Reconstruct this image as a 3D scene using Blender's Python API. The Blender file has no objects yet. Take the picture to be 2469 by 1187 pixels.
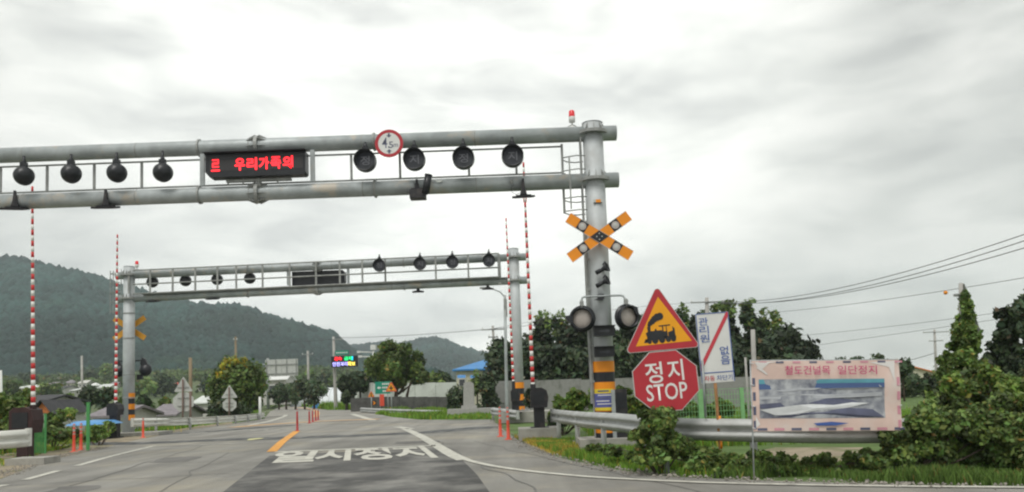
import bpy, math, random
import numpy as np
from mathutils import Vector, Matrix
D = bpy.data; C = bpy.context.scene.collection; S = bpy.context.scene
R = math.radians; PI = math.pi
rnd = random.Random(7); nr = np.random.RandomState(11)

# ------------------------------------------------------------------ camera
W0, H0, F = 2469., 1187., 1900.
PITCH, ROLL, HOR = 4.8, -2.1, 938.
CY = HOR - F*math.tan(R(PITCH))
CAMZ = 1.4
cam = D.objects.new('camera', D.cameras.new('camera')); C.objects.link(cam)
cam.data.sensor_width = 36; cam.data.lens = F/W0*36
cam.data.shift_y = (CY - H0/2)/W0
cam.data.clip_start = .1; cam.data.clip_end = 8000
RM = Matrix.Rotation(R(90+PITCH), 3, 'X') @ Matrix.Rotation(R(ROLL), 3, 'Z')
cam.matrix_world = Matrix.Translation((0, 0, CAMZ)) @ RM.to_4x4()
S.camera = cam

def ray(px, py):
    return RM @ Vector(((px - W0/2)/F, -(py - CY)/F, -1))
def P(px, py, Y):                      # world point at depth Y behind a photo pixel
    d = ray(px, py); t = Y/d.y
    return Vector((d.x*t, Y, CAMZ + d.z*t))
def G(px, py, z=0.):                   # world point on level z
    d = ray(px, py); t = (z - CAMZ)/d.z
    return Vector((d.x*t, d.y*t, z))
def X(px, py, Y): return P(px, py, Y).x
def Z(px, py, Y): return P(px, py, Y).z

# ------------------------------------------------------------------ sky, sun, exposure
SUN_EL, SUN_AZ = 58., -20.
w = D.worlds.new('World'); S.world = w; w.use_nodes = True
nt = w.node_tree; N = nt.nodes; L = nt.links; N.clear()
out = N.new('ShaderNodeOutputWorld'); mx = N.new('ShaderNodeMixShader')
b1 = N.new('ShaderNodeBackground'); b2 = N.new('ShaderNodeBackground')
sky = N.new('ShaderNodeTexSky'); sky.sky_type = 'NISHITA'; sky.sun_disc = False
sky.sun_elevation = R(SUN_EL); sky.sun_rotation = R(SUN_AZ)
L.new(sky.outputs[0], b1.inputs[0]); b1.inputs[1].default_value = .1
tc = N.new('ShaderNodeTexCoord')
mp = N.new('ShaderNodeMapping'); mp.inputs['Scale'].default_value = (1.0, 1.0, 3.1)
mp.inputs['Location'].default_value = (3.35, 1.9, .42); mp.inputs['Rotation'].default_value = (0, R(-3), 0)
L.new(tc.outputs['Generated'], mp.inputs[0])
n1 = N.new('ShaderNodeTexNoise'); n1.inputs['Scale'].default_value = 2.9
n1.inputs['Detail'].default_value = 6; n1.inputs['Roughness'].default_value = .46; n1.inputs['Distortion'].default_value = .35
L.new(mp.outputs[0], n1.inputs['Vector'])
cr = N.new('ShaderNodeValToRGB'); e = cr.color_ramp.elements
e[0].position = .38; e[0].color = (.58, .59, .565, 1)
e[1].position = .60; e[1].color = (.985, .985, .93, 1)
m_ = cr.color_ramp.elements.new(.49); m_.color = (.79, .80, .755, 1)
n2 = N.new('ShaderNodeTexNoise'); n2.inputs['Scale'].default_value = 7.5; n2.inputs['Detail'].default_value = 7; n2.inputs['Distortion'].default_value = .5
L.new(mp.outputs[0], n2.inputs['Vector'])
mm = N.new('ShaderNodeMix'); mm.data_type = 'FLOAT'; mm.inputs[0].default_value = .36
L.new(n1.outputs[0], mm.inputs[2]); L.new(n2.outputs[0], mm.inputs[3]); L.new(mm.outputs[0], cr.inputs[0])
# a broad bright part of the cloud where the sun is hidden
vd = N.new('ShaderNodeVectorMath'); vd.operation = 'DOT_PRODUCT'
gd = Vector((-.09, .90, .40)).normalized(); vd.inputs[1].default_value = gd
L.new(tc.outputs['Generated'], vd.inputs[0])
mr = N.new('ShaderNodeMapRange'); mr.inputs[1].default_value = .84; mr.inputs[2].default_value = 1.0
mr.inputs[3].default_value = .74; mr.inputs[4].default_value = 1.14; mr.interpolation_type = 'SMOOTHSTEP'
L.new(vd.outputs['Value'], mr.inputs[0])
L.new(cr.outputs[0], b2.inputs[0]); L.new(mr.outputs[0], b2.inputs[1])
mx.inputs[0].default_value = .965
L.new(b1.outputs[0], mx.inputs[1]); L.new(b2.outputs[0], mx.inputs[2]); L.new(mx.outputs[0], out.inputs[0])

sun = D.objects.new('sun', D.lights.new('sun', 'SUN')); C.objects.link(sun)
sun.data.energy = 1.5; sun.data.angle = R(25); sun.data.color = (1, .97, .92)
sun.rotation_euler = (R(90-SUN_EL), 0, R(180+SUN_AZ+180))
S.view_settings.view_transform = 'Standard'; S.view_settings.look = 'None'
S.view_settings.gamma = 1; S.view_settings.exposure = .42; S.view_settings.use_curve_mapping = False
S.render.engine = 'CYCLES'
S.cycles.pixel_filter_type = 'BLACKMAN_HARRIS'; S.cycles.filter_width = 2.2
S.cycles.use_denoising = True; S.cycles.volume_bounces = 1; S.cycles.max_bounces = 6
S.cycles.transparent_max_bounces = 16

# ------------------------------------------------------------------ materials
MATS = {}
def mat(name, col, rough=.6, metal=0., var=.0, vscale=4., bump=0., bscale=40., col2=None, emit=0., attr=False, spec=.4, dirt=None, dscale=1.5, dlo=.5, dhi=.7, trans=0., coords='Object'):
    if name in MATS: return MATS[name]
    m = D.materials.new(name); m.use_nodes = True; MATS[name] = m
    nt = m.node_tree; N = nt.nodes; L = nt.links
    b = N['Principled BSDF']
    b.inputs['Base Color'].default_value = (*col, 1); b.inputs['Roughness'].default_value = rough
    b.inputs['Metallic'].default_value = metal; b.inputs['Specular IOR Level'].default_value = spec
    tc = N.new('ShaderNodeTexCoord'); src = None
    if var or col2:
        n = N.new('ShaderNodeTexNoise'); n.inputs['Scale'].default_value = vscale; n.inputs['Detail'].default_value = 6
        n.inputs['Roughness'].default_value = .6
        L.new(tc.outputs[coords], n.inputs['Vector'])
        r = N.new('ShaderNodeValToRGB'); r.color_ramp.elements[0].position = .35; r.color_ramp.elements[1].position = .68
        c2 = col2 or tuple(min(1, c*(1+var)) for c in col); c1 = tuple(c*(1-var) for c in col)
        r.color_ramp.elements[0].color = (*c1, 1); r.color_ramp.elements[1].color = (*c2, 1)
        L.new(n.outputs[0], r.inputs[0]); src = r.outputs[0]
    if dirt:
        n = N.new('ShaderNodeTexNoise'); n.inputs['Scale'].default_value = dscale; n.inputs['Detail'].default_value = 8
        n.inputs['Roughness'].default_value = .65
        L.new(tc.outputs[coords], n.inputs['Vector'])
        q = N.new('ShaderNodeMapRange'); q.inputs[1].default_value = dlo; q.inputs[2].default_value = dhi
        L.new(n.outputs[0], q.inputs[0])
        x = N.new('ShaderNodeMix'); x.data_type = 'RGBA'; L.new(q.outputs[0], x.inputs[0])
        if src: L.new(src, x.inputs[6])
        else: x.inputs[6].default_value = (*col, 1)
        x.inputs[7].default_value = (*dirt, 1); src = x.outputs[2]
    if attr:
        a = N.new('ShaderNodeAttribute'); a.attribute_name = 'tint'
        x = N.new('ShaderNodeMix'); x.data_type = 'RGBA'; x.blend_type = 'MULTIPLY'; x.inputs[0].default_value = 1
        if src: L.new(src, x.inputs[6])
        else: x.inputs[6].default_value = (*col, 1)
        L.new(a.outputs['Color'], x.inputs[7]); src = x.outputs[2]
    if src: L.new(src, b.inputs['Base Color'])
    if bump:
        n = N.new('ShaderNodeTexNoise'); n.inputs['Scale'].default_value = bscale; n.inputs['Detail'].default_value = 5
        L.new(tc.outputs[coords], n.inputs['Vector'])
        bp = N.new('ShaderNodeBump'); bp.inputs['Strength'].default_value = bump; bp.inputs['Distance'].default_value = .02
        L.new(n.outputs[0], bp.inputs['Height']); L.new(bp.outputs[0], b.inputs['Normal'])
    if emit:
        b.inputs['Emission Color'].default_value = (*col, 1); b.inputs['Emission Strength'].default_value = emit
    if trans:
        t = N.new('ShaderNodeBsdfTranslucent'); s = N.new('ShaderNodeMixShader'); s.inputs[0].default_value = trans
        if src: L.new(src, t.inputs[0])
        else: t.inputs[0].default_value = (*col, 1)
        L.new(b.outputs[0], s.inputs[1]); L.new(t.outputs[0], s.inputs[2]); L.new(s.outputs[0], N['Material Output'].inputs[0])
    return m

M_galv = mat('galvanised_steel', (.36, .39, .395), .5, .25, .18, 2.6, .15, 60, dirt=(.46, .42, .36), dscale=1.6, dlo=.55, dhi=.66)
M_pill = mat('pillar_galvanised', (.47, .50, .51), .55, .1, .12, 1.5, .15, 60, dirt=(.34, .34, .33), dscale=1.3, dlo=.5, dhi=.8)
M_galvd = mat('weathered_galvanised', (.30, .31, .30), .6, .2, .22, 5, .1, 60)
M_rust = mat('rusty_steel', (.25, .13, .05), .8, 0, .4, 6, .2)
M_black = mat('black_paint', (.018, .02, .024), .38, 0, .2, 6)
M_dark = mat('dark_machine_paint', (.022, .022, .026), .55, 0, .3, 5, dirt=(.06, .05, .045), dscale=4)
M_maroon = mat('maroon_machine_paint', (.045, .02, .02), .6, 0, .3, 5)
M_orange = mat('orange_film', (.80, .27, .012), .45, 0, .06, 3)
M_yel = mat('yellow_film', (.72, .55, .04), .5, 0, .08)
M_blue = mat('blue_film', (.10, .11, .32), .5, 0, .1, 8)
M_backyel = mat('ochre_back_paint', (.62, .30, .03), .6, 0, .12)
M_red = mat('red_film', (.42, .028, .04), .42, 0, .07, 3)
M_signyel = mat('amber_film', (.78, .34, .008), .45, 0, .05, 3)
M_white = mat('white_film', (.66, .67, .65), .45, 0, .05, 3)
M_greyf = mat('signback_grey', (.50, .51, .49), .55, .2, .1, 3)
M_glyph = mat('white_glyph', (.70, .69, .67), .5)
M_bglyph = mat('blue_glyph', (.06, .12, .36), .5)
M_rglyph = mat('magenta_glyph', (.50, .05, .17), .5)
M_redline = mat('red_stroke', (.52, .05, .07), .5)
M_led = mat('led_red', (1, .02, .03), .5, emit=1.6)
M_ledg = mat('led_green', (.02, .95, .25), .5, emit=1.0)
M_ledc = mat('led_cyan', (.02, .6, 1), .5, emit=1.0)
M_ledp = mat('led_violet', (.45, .42, 1), .5, emit=1.1)
M_ledy = mat('led_yellow', (1, .8, .12), .5, emit=1.0)
M_lens = mat('lamp_lens', (.38, .34, .31), .25, 0, .1, 9, spec=.6)
M_lensd = mat('dark_lens', (.055, .06, .075), .25, 0, .1, 9, spec=.6)
M_char = mat('lens_character', (.125, .13, .15), .4)
M_beacon = mat('beacon_red', (.75, .02, .03), .25, spec=.6)
M_post = mat('delineator_red', (.70, .075, .035), .5, 0, .1, 8, dirt=(.45, .12, .08), dscale=6)
M_postd = mat('delineator_dark_red', (.35, .025, .025), .5, 0, .1, 8)
M_refl = mat('reflective_band', (.42, .38, .36), .35)
M_barred = mat('barrier_red', (.55, .03, .03), .45, 0, .1, 5)
M_barwhite = mat('barrier_white', (.72, .72, .69), .45, 0, .08, 5)
M_asph = mat('asphalt', (.262, .254, .232), .85, 0, .2, .30, .8, 160, dirt=(.38, .345, .27), dscale=.28, dlo=.5, dhi=.75)
M_asphp = mat('dark_asphalt_patch', (.072, .071, .069), .8, 0, .25, .7, .5, 160, dirt=(.21, .205, .19), dscale=.8, dlo=.44, dhi=.66)
M_seam = mat('bitumen_strip', (.055, .06, .062), .75, 0, .35, 1.5, .4, 80, dirt=(.2, .2, .19), dscale=1.8, dlo=.5, dhi=.62)
M_paint = mat('road_paint_white', (.52, .51, .45), .7, 0, .10, 5, .2, 120, dirt=(.26, .25, .225), dscale=4, dlo=.54, dhi=.66)
M_wpaint = mat('worn_road_paint', (.36, .35, .31), .75, 0, .15, 5, dirt=(.22, .21, .19), dscale=2.2, dlo=.45, dhi=.6)
M_opaint = mat('road_paint_orange', (.72, .33, .05), .7, 0, .12, 5, dirt=(.3, .2, .12), dscale=4, dlo=.55, dhi=.75)
M_pale_op = mat('faded_orange_paint', (.62, .38, .18), .75, 0, .15, 5)
M_conc = mat('concrete', (.34, .33, .30), .85, 0, .18, 3, .3, 60)
M_wall = mat('stained_concrete_wall', (.26, .26, .25), .85, 0, .15, 1.2, dirt=(.12, .125, .11), dscale=1.2)
M_pole = mat('pole_concrete', (.36, .35, .33), .8, 0, .12, 3)
M_stone = mat('granite', (.36, .355, .34), .8, 0, .2, 14, .2, 80)
M_sand = mat('sandy_soil', (.30, .25, .18), .95, 0, .2, 1.3, .5, 60, dirt=(.12, .14, .05), dscale=.9, dlo=.5, dhi=.68)
M_grassg = mat('grass_ground', (.085, .14, .035), .95, 0, .35, .6, .5, 30, dirt=(.16, .15, .07), dscale=.22, dlo=.55, dhi=.75)
M_field = mat('rice_field', (.14, .165, .06), .95, 0, .35, .03, col2=(.075, .12, .045), dirt=(.06, .09, .04), dscale=.05)
M_hill = mat('hill_undergrowth', (.02, .04, .02), .95, 0, .3, .03)
M_forest = mat('forest_canopy', (.027, .051, .045), .9, 0, attr=True, bump=1.0, bscale=.9, spec=.1)
M_leafd = mat('dark_leaves', (.055, .088, .045), .55, attr=True, trans=.18, spec=.3)
M_leaf = mat('green_leaves', (.125, .20, .055), .55, attr=True, trans=.25, spec=.3)
M_leafb = mat('bright_leaves', (.17, .27, .065), .55, attr=True, trans=.3, spec=.3)
M_leafy = mat('yellowing_leaves', (.34, .33, .04), .6, attr=True, trans=.25, spec=.3)
M_grass = mat('grass_blades', (.19, .33, .055), .7, attr=True, trans=.3, spec=.2)
M_bark = mat('bark', (.085, .065, .05), .9, 0, .3, 8, .5, 30)
M_blue_roof = mat('blue_metal_roof', (.05, .22, .50), .5, 0, .1, 2)
M_cream = mat('cream_plaster', (.58, .56, .44), .8, 0, .1, 2)
M_pale = mat('pale_panel', (.60, .63, .60), .6, 0, .12, .6, dirt=(.3, .32, .28), dscale=.5)
M_film = mat('white_plastic_film', (.66, .70, .72), .5, 0, .08, .4)
M_grroof = mat('grey_roof_tiles', (.22, .20, .215), .8, 0, .2, 3)
M_dkroof = mat('dark_roof_tiles', (.05, .05, .055), .75, 0, .3, 3)
M_orroof = mat('orange_gable', (.62, .20, .07), .7, 0, .1, 3)
M_redroof = mat('red_roof', (.5, .08, .06), .7, 0, .1, 3)
M_plaster = mat('white_plaster', (.52, .51, .48), .8, 0, .12, 2)
M_glass = mat('window_glass', (.03, .035, .04), .15, spec=.8)
M_gfence = mat('green_fence_paint', (.08, .32, .10), .5, 0, .1, 5)
M_lgfence = mat('pale_green_fence_paint', (.22, .46, .20), .5, 0, .1, 5)
M_gsign = mat('green_sign_film', (.01, .24, .16), .45, 0, .06, 3)
M_wire = mat('cable', (.05, .05, .055), .6)
M_rail = mat('rail_steel', (.20, .19, .18), .4, .7, .15, 6)
M_peach = mat('banner_peach', (.66, .50, .44), .6, 0, .08, 2, dirt=(.66, .58, .54), dscale=1.6, dlo=.5, dhi=.7)
M_photo = mat('banner_photo', (.20, .22, .29), .5, 0, .4, 5, col2=(.48, .50, .52))
M_pgrey = mat('banner_grey', (.42, .44, .47), .5, 0, .12, 4)
M_pdark = mat('banner_slate', (.10, .11, .17), .5, 0, .2, 4)
M_pteal = mat('banner_teal', (.10, .30, .36), .5, 0, .15, 3)
M_pwhite = mat('banner_white', (.62, .64, .65), .5, 0, .1, 4)
M_pink = mat('banner_pink', (.58, .27, .33), .5, 0, .1, 4)
M_guard = mat('guardrail_zinc', (.44, .45, .44), .5, .25, .12, 1.6, .1, 40, dirt=(.28, .28, .26), dscale=1.2, dlo=.5, dhi=.75)
M_guardw = mat('guardrail_white', (.68, .68, .63), .5, .0, .12, 1.6, .1, 40)

def streaks(m, lo=.86, hi=1.16):
    nt = m.node_tree; N = nt.nodes; L = nt.links; b = N['Principled BSDF']; src = b.inputs['Base Color'].links[0].from_socket
    tc = N.new('ShaderNodeTexCoord'); mp = N.new('ShaderNodeMapping'); mp.inputs['Rotation'].default_value = (0, 0, R(-12)); mp.inputs['Scale'].default_value = (1.5, .10, 1)
    n = N.new('ShaderNodeTexNoise'); n.inputs['Scale'].default_value = 1.; n.inputs['Detail'].default_value = 4; q = N.new('ShaderNodeMapRange'); q.inputs[1].default_value = .35; q.inputs[2].default_value = .65; q.inputs[3].default_value = lo; q.inputs[4].default_value = hi
    x = N.new('ShaderNodeMix'); x.data_type = 'RGBA'; x.blend_type = 'MULTIPLY'; x.inputs[0].default_value = 1
    L.new(tc.outputs['Object'], mp.inputs[0]); L.new(mp.outputs[0], n.inputs['Vector']); L.new(n.outputs[0], q.inputs[0]); L.new(src, x.inputs[6]); L.new(q.outputs[0], x.inputs[7]); L.new(x.outputs[2], b.inputs['Base Color'])
streaks(M_asph); streaks(M_asphp, .8, 1.25)
# ------------------------------------------------------------------ mesh builder
class MB:
    def __init__(s): s.v = []; s.f = []; s.mi = []; s.m = 0; s.sm = []
    def add(s, vs, fs, smooth=False):
        o = len(s.v); s.v += [tuple(v) for v in vs]
        for f in fs: s.f.append([i+o for i in f]); s.mi.append(s.m); s.sm.append(smooth)
        return s
    def box(s, c, size, rot=None, bev=0):
        hx, hy, hz = size[0]/2, size[1]/2, size[2]/2; c = Vector(c)
        vs = [Vector((x*hx, y*hy, z*hz)) for x in (-1, 1) for y in (-1, 1) for z in (-1, 1)]
        if rot is not None: vs = [rot @ v for v in vs]
        return s.add([v+c for v in vs], [(0, 1, 3, 2), (4, 6, 7, 5), (0, 4, 5, 1), (2, 3, 7, 6), (0, 2, 6, 4), (1, 5, 7, 3)])
    def tube(s, a, b, r0, r1=None, n=12, caps=True):
        a = Vector(a); b = Vector(b); r1 = r0 if r1 is None else r1
        d = (b-a).normalized(); u = d.orthogonal().normalized(); v = d.cross(u)
        vs = []
        for p, r in ((a, r0), (b, r1)):
            for i in range(n):
                t = 2*PI*i/n; vs.append(p + (u*math.cos(t) + v*math.sin(t))*r)
        s.add(vs, [(i, (i+1) % n, n+(i+1) % n, n+i) for i in range(n)], n > 6)
        if caps:
            o = len(s.v) - 2*n
            s.f.append([o+i for i in range(n)][::-1]); s.f.append([o+n+i for i in range(n)]); s.mi += [s.m]*2; s.sm += [False]*2
        return s
    def path(s, pts, r, n=8):
        pts = [Vector(p) for p in pts]; rs = r if isinstance(r, (list, tuple)) else [r]*len(pts)
        vs = []; u = None
        for i, p in enumerate(pts):
            d = (pts[min(i+1, len(pts)-1)] - pts[max(i-1, 0)]).normalized()
            if u is None: u = d.orthogonal().normalized()
            u = (u - d*u.dot(d)).normalized(); v = d.cross(u)
            for k in range(n):
                t = 2*PI*k/n; vs.append(p + (u*math.cos(t)+v*math.sin(t))*rs[i])
        fs = []
        for i in range(len(pts)-1):
            for k in range(n): fs.append((i*n+k, i*n+(k+1) % n, (i+1)*n+(k+1) % n, (i+1)*n+k))
        fs.append(tuple(range(n))[::-1]); fs.append(tuple((len(pts)-1)*n+k for k in range(n)))
        return s.add(vs, fs, True)
    def lathe(s, o, axis, prof, n=24, smooth=True):   # prof: (distance along axis, radius)
        o = Vector(o); d = Vector(axis).normalized(); u = d.orthogonal().normalized(); v = d.cross(u)
        vs = []
        for h, r in prof:
            for i in range(n):
                t = 2*PI*i/n; vs.append(o + d*h + (u*math.cos(t)+v*math.sin(t))*max(r, .0005))
        fs = [(j*n+i, j*n+(i+1) % n, (j+1)*n+(i+1) % n, (j+1)*n+i) for j in range(len(prof)-1) for i in range(n)]
        return s.add(vs, fs, smooth)
    def prism(s, poly, y0, y1, mat4=None):           # poly in (x,z), extruded in y
        n = len(poly); vs = [Vector((p[0], y, p[1])) for y in (y0, y1) for p in poly]
        if mat4 is not None: vs = [mat4 @ v for v in vs]
        return s.add(vs, [tuple(range(n)), tuple(range(2*n-1, n-1, -1))] + [(i, i+n, (i+1) % n+n, (i+1) % n) for i in range(n)])
    def build(s, name, mats, parent=None, loc=(0, 0, 0)):
        me = D.meshes.new(name); me.from_pydata(s.v, [], s.f)
        mats = mats if isinstance(mats, (list, tuple)) else [mats]
        for m in mats: me.materials.append(m)
        me.polygons.foreach_set('material_index', s.mi); me.polygons.foreach_set('use_smooth', s.sm)
        me.update()
        o = D.objects.new(name, me); C.objects.link(o); o.location = loc
        if parent is not None: o.parent = parent
        return o

def arrmesh(name, co, faces, mats, parent=None, tint=None, smooth=False, loc=(0, 0, 0)):
    """co (n,3), faces (m,k) numpy; tint per vertex (n,) or (n,3)"""
    me = D.meshes.new(name); n, (m, k) = len(co), faces.shape
    me.vertices.add(n); me.vertices.foreach_set('co', np.asarray(co, 'f').ravel())
    me.loops.add(m*k); me.loops.foreach_set('vertex_index', faces.astype('i').ravel())
    me.polygons.add(m); me.polygons.foreach_set('loop_start', (np.arange(m)*k).astype('i'))
    me.polygons.foreach_set('loop_total', np.full(m, k, 'i'))
    me.polygons.foreach_set('use_smooth', np.full(m, smooth))
    if tint is not None:
        a = me.color_attributes.new('tint', 'FLOAT_COLOR', 'POINT')
        t = np.ones((n, 4), 'f'); t[:, :3] = tint if tint.ndim == 2 else tint[:, None]
        a.data.foreach_set('color', t.ravel())
    me.update(calc_edges=True); me.validate()
    for q in (mats if isinstance(mats, (list, tuple)) else [mats]): me.materials.append(q)
    o = D.objects.new(name, me); C.objects.link(o); o.location = loc
    if parent is not None: o.parent = parent
    return o

def thing(name, label, cat, loc=(0, 0, 0), rz=0, group=None):
    o = D.objects.new(name, None); C.objects.link(o); o.empty_display_size = .2
    o.location = loc; o.rotation_euler = (0, 0, rz); o['label'] = label; o['category'] = cat
    if group: o['group'] = group
    return o
def tag(o, label, cat, group=None):
    o['label'] = label; o['category'] = cat
    if group: o['group'] = group
    return o
def struct(o, kind='structure'): o['kind'] = kind; return o
def dup(root, loc, label, rz=None, group=None):
    def cp(o, par):
        c = o.copy(); C.objects.link(c); c.parent = par
        for ch in o.children: cp(ch, c)
        return c
    r = cp(root, None); r.location = loc; r['label'] = label
    if rz is not None: r.rotation_euler = (0, 0, rz)
    if group: r['group'] = group
    return r

def text_raw(s, bold=0.0):
    cu = D.curves.new('t', 'FONT'); cu.body = s; cu.size = 1; cu.offset = bold; cu.resolution_u = 3
    o = D.objects.new('t', cu); C.objects.link(o)
    bpy.context.view_layer.update()
    me = D.meshes.new_from_object(o.evaluated_get(bpy.context.evaluated_depsgraph_get()))
    D.objects.remove(o); D.curves.remove(cu)
    return me
def lettering(s, m, parent, cx, cz, wid, hgt, y=-.01, bold=.0, rot=None, name='lettering', flat=False, origin=(0, 0, 0), thick=.004):
    """text fitted in wid x hgt, centred at (cx,cz) on a plate facing -y"""
    me = text_raw(s, bold); n = len(me.vertices); co = np.zeros(n*3, 'f'); me.vertices.foreach_get('co', co); co = co.reshape(-1, 3)
    lo, hi = co.min(0), co.max(0); c = (lo+hi)/2; d = np.maximum(hi-lo, 1e-4)
    x = (co[:, 0]-c[0])/d[0]*wid; z = (co[:, 1]-c[1])/d[1]*hgt
    if flat: new = np.stack([x+cx, z+cz, np.full(n, y)], 1)
    else: new = np.stack([x+cx, np.full(n, y), z+cz], 1)
    me.vertices.foreach_set('co', new.ravel()); me.update(); me.name = name
    me.materials.clear(); me.materials.append(m)
    o = D.objects.new(name, me); C.objects.link(o); o.parent = parent; o.location = origin
    return o

# ------------------------------------------------------------------ noise and foliage
def vnoise(x, y, seed=0):
    xi = np.floor(x).astype(np.int64); yi = np.floor(y).astype(np.int64); fx = x-xi; fy = y-yi
    fx = fx*fx*(3-2*fx); fy = fy*fy*(3-2*fy)
    def h(a, b):
        v = (a*374761393 + b*668265263 + seed*1442695041) & 0xffffffff
        v = ((v ^ (v >> 13))*1274126177) & 0xffffffff
        return ((v ^ (v >> 16)) & 0xffff)/65535.
    return (h(xi, yi)*(1-fx)+h(xi+1, yi)*fx)*(1-fy) + (h(xi, yi+1)*(1-fx)+h(xi+1, yi+1)*fx)*fy
def fbm(x, y, seed=0, o=4):
    s = 0; a = .5
    for i in range(o): s = s + a*vnoise(x*2**i, y*2**i, seed+i); a *= .5
    return s
def ss(t): t = np.clip(t, 0, 1); return t*t*(3-2*t)

def leaves(centres, radii, n, size, seed, up=.4, shell=.6, lo=.55, hi=1.35, elong=1.6):
    """n leaf quads over clusters"""
    r = np.random.RandomState(seed); centres = np.asarray(centres, float); radii = np.asarray(radii, float)
    wgt = (radii if radii.ndim == 1 else radii.mean(1))**2; k = r.choice(len(centres), n, p=wgt/wgt.sum())
    d = r.normal(size=(n, 3)); d /= np.linalg.norm(d, axis=1)[:, None]
    rad = radii[k] if radii.ndim == 2 else radii[k][:, None]
    p = centres[k] + d*rad*(shell + (1-shell)*r.rand(n, 1)**.5)*(.85+.3*r.rand(n, 1))
    p = p + r.normal(size=(n, 3))*rad*.20*(r.rand(n, 1) < .55)
    nor = d*.7 + r.normal(size=(n, 3))*.6 + np.array([0, 0, up]); nor /= np.linalg.norm(nor, axis=1)[:, None]
    t = np.cross(nor, r.normal(size=(n, 3))); t /= np.linalg.norm(t, axis=1)[:, None]; b = np.cross(nor, t)
    s = size*(.45+1.25*r.rand(n, 1)**1.6)
    a0 = p - t*s*elong*.5; a1 = p + b*s*.5; a2 = p + t*s*elong*.5 + nor*s*.12; a3 = p - b*s*.5
    co = np.stack([a0, a1, a2, a3], 1).reshape(-1, 3)
    ck = lo + (hi-lo)*r.rand(len(centres))
    tv = ck[k]*(.75+.5*r.rand(n))
    br = np.where(r.rand(n) < .03, 1.9, 1.); tint = np.repeat(np.stack([tv*br*(.85+.45*r.rand(n)), tv*(.9+.2*r.rand(n)), tv*(.7+.5*r.rand(n))], 1), 4, 0)
    return co, np.arange(n*4).reshape(-1, 4), tint

def ellip_clusters(c, rad, n, seed, cr=.34, flat=False):
    r = np.random.RandomState(seed); d = r.normal(size=(n, 3)); d /= np.linalg.norm(d, axis=1)[:, None]
    q = r.rand(n, 1)**.45
    p = np.array(c) + d*np.array(rad)*q*.78
    return p, (np.array(rad).min()*cr)*(.7+.7*r.rand(n))

def tree(name, label, cat, base, h, crown_c, crown_r, nclu, nleaf, leaf, m, seed, group=None, trunk_r=.16, lo=.5, hi=1.4, cr=.34, limbs=5, extra=None, shell=.55):
    t = thing(name, label, cat, base, 0, group); r = random.Random(seed)
    cc, rr = ellip_clusters(crown_c, crown_r, nclu, seed, cr)
    tb = MB(); top = Vector(crown_c)
    pts = [Vector((0, 0, -.2)), Vector((r.uniform(-.1, .1), r.uniform(-.1, .1), top.z*.35)), Vector((top.x*.5, top.y*.5, top.z*.7)), top]
    tb.path(pts, [trunk_r*1.15, trunk_r*.85, trunk_r*.6, trunk_r*.2], 8); tb.build('trunk', M_bark, t)
    for i in range(limbs):
        e = Vector(cc[i % len(cc)]); s = pts[1].lerp(pts[2], r.random())
        MB().path([s, s.lerp(e, .5)+Vector((0, 0, .1)), e], [trunk_r*.4, trunk_r*.25, trunk_r*.08], 5).build('limb', M_bark, t)
    co, f, ti = leaves(cc, rr, nleaf, leaf, seed, lo=lo, hi=hi, shell=shell)
    arrmesh('crown', co, f, m, t, ti)
    return t

def bush(name, label, cat, base, blobs, nleaf, leaf, m, seed, group=None, lo=.5, hi=1.4, ncl=10, cr=.42, part='foliage'):
    """blobs: list of (x,y,z,rx,ry,rz) local"""
    t = thing(name, label, cat, base, 0, group); r = random.Random(seed)
    cs, rs = [], []
    for i, b in enumerate(blobs):
        c, q = ellip_clusters(b[:3], b[3:], ncl, seed*31+i, cr); cs.append(c); rs.append(q)
    cs = np.concatenate(cs); rs = np.concatenate(rs); cs[:, 2] = np.maximum(cs[:, 2], rs*.5)
    co, f, ti = leaves(cs, rs, nleaf, leaf, seed, lo=lo, hi=hi)
    arrmesh(part, co, f, m, t, ti)
    sb = MB()
    for i in range(min(8, len(blobs)*3)):
        e = Vector(cs[r.randrange(len(cs))]); sb.path([Vector((cs[0][0], cs[0][1], -.1)), Vector(((e.x+cs[0][0])/2, (e.y+cs[0][1])/2, e.z*.35)), e], [.02, .015, .006], 5)
    sb.build('stem', M_bark, t)
    return t

# ------------------------------------------------------------------ ground
def terrain(x, y):
    left = ss((30-x)/160.)
    z = 17*ss((y-110)/400.)*left + .8*ss((y-90)/500.)*(1-left)
    z = z - 1.0*ss((-19.8-x-.02*y)/3.)*ss((y-20)/6.)*(1-ss((y-75)/50.))
    return z
xs = np.unique(np.concatenate([np.linspace(-2400, -200, 30), np.linspace(-200, -40, 33), np.linspace(-40, 40, 81), np.linspace(40, 200, 33), np.linspace(200, 2400, 30)]))
ys = np.unique(np.concatenate([np.linspace(-40, 0, 9), np.linspace(0, 90, 91), np.linspace(90, 600, 60), np.linspace(600, 2200, 20)]))
gx, gy = np.meshgrid(xs, ys); gz = terrain(gx, gy) - .02
nx, ny = len(xs), len(ys); idx = np.arange(nx*ny).reshape(ny, nx)
fq = np.stack([idx[:-1, :-1], idx[:-1, 1:], idx[1:, 1:], idx[1:, :-1]], -1).reshape(-1, 4)
g = arrmesh('ground', np.stack([gx, gy, gz], -1).reshape(-1, 3), fq, [M_grassg, M_field], smooth=True)
cy_ = gy[:-1, :-1].ravel(); g.data.polygons.foreach_set('material_index', (cy_ > 85).astype('i'))
struct(g)

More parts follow.
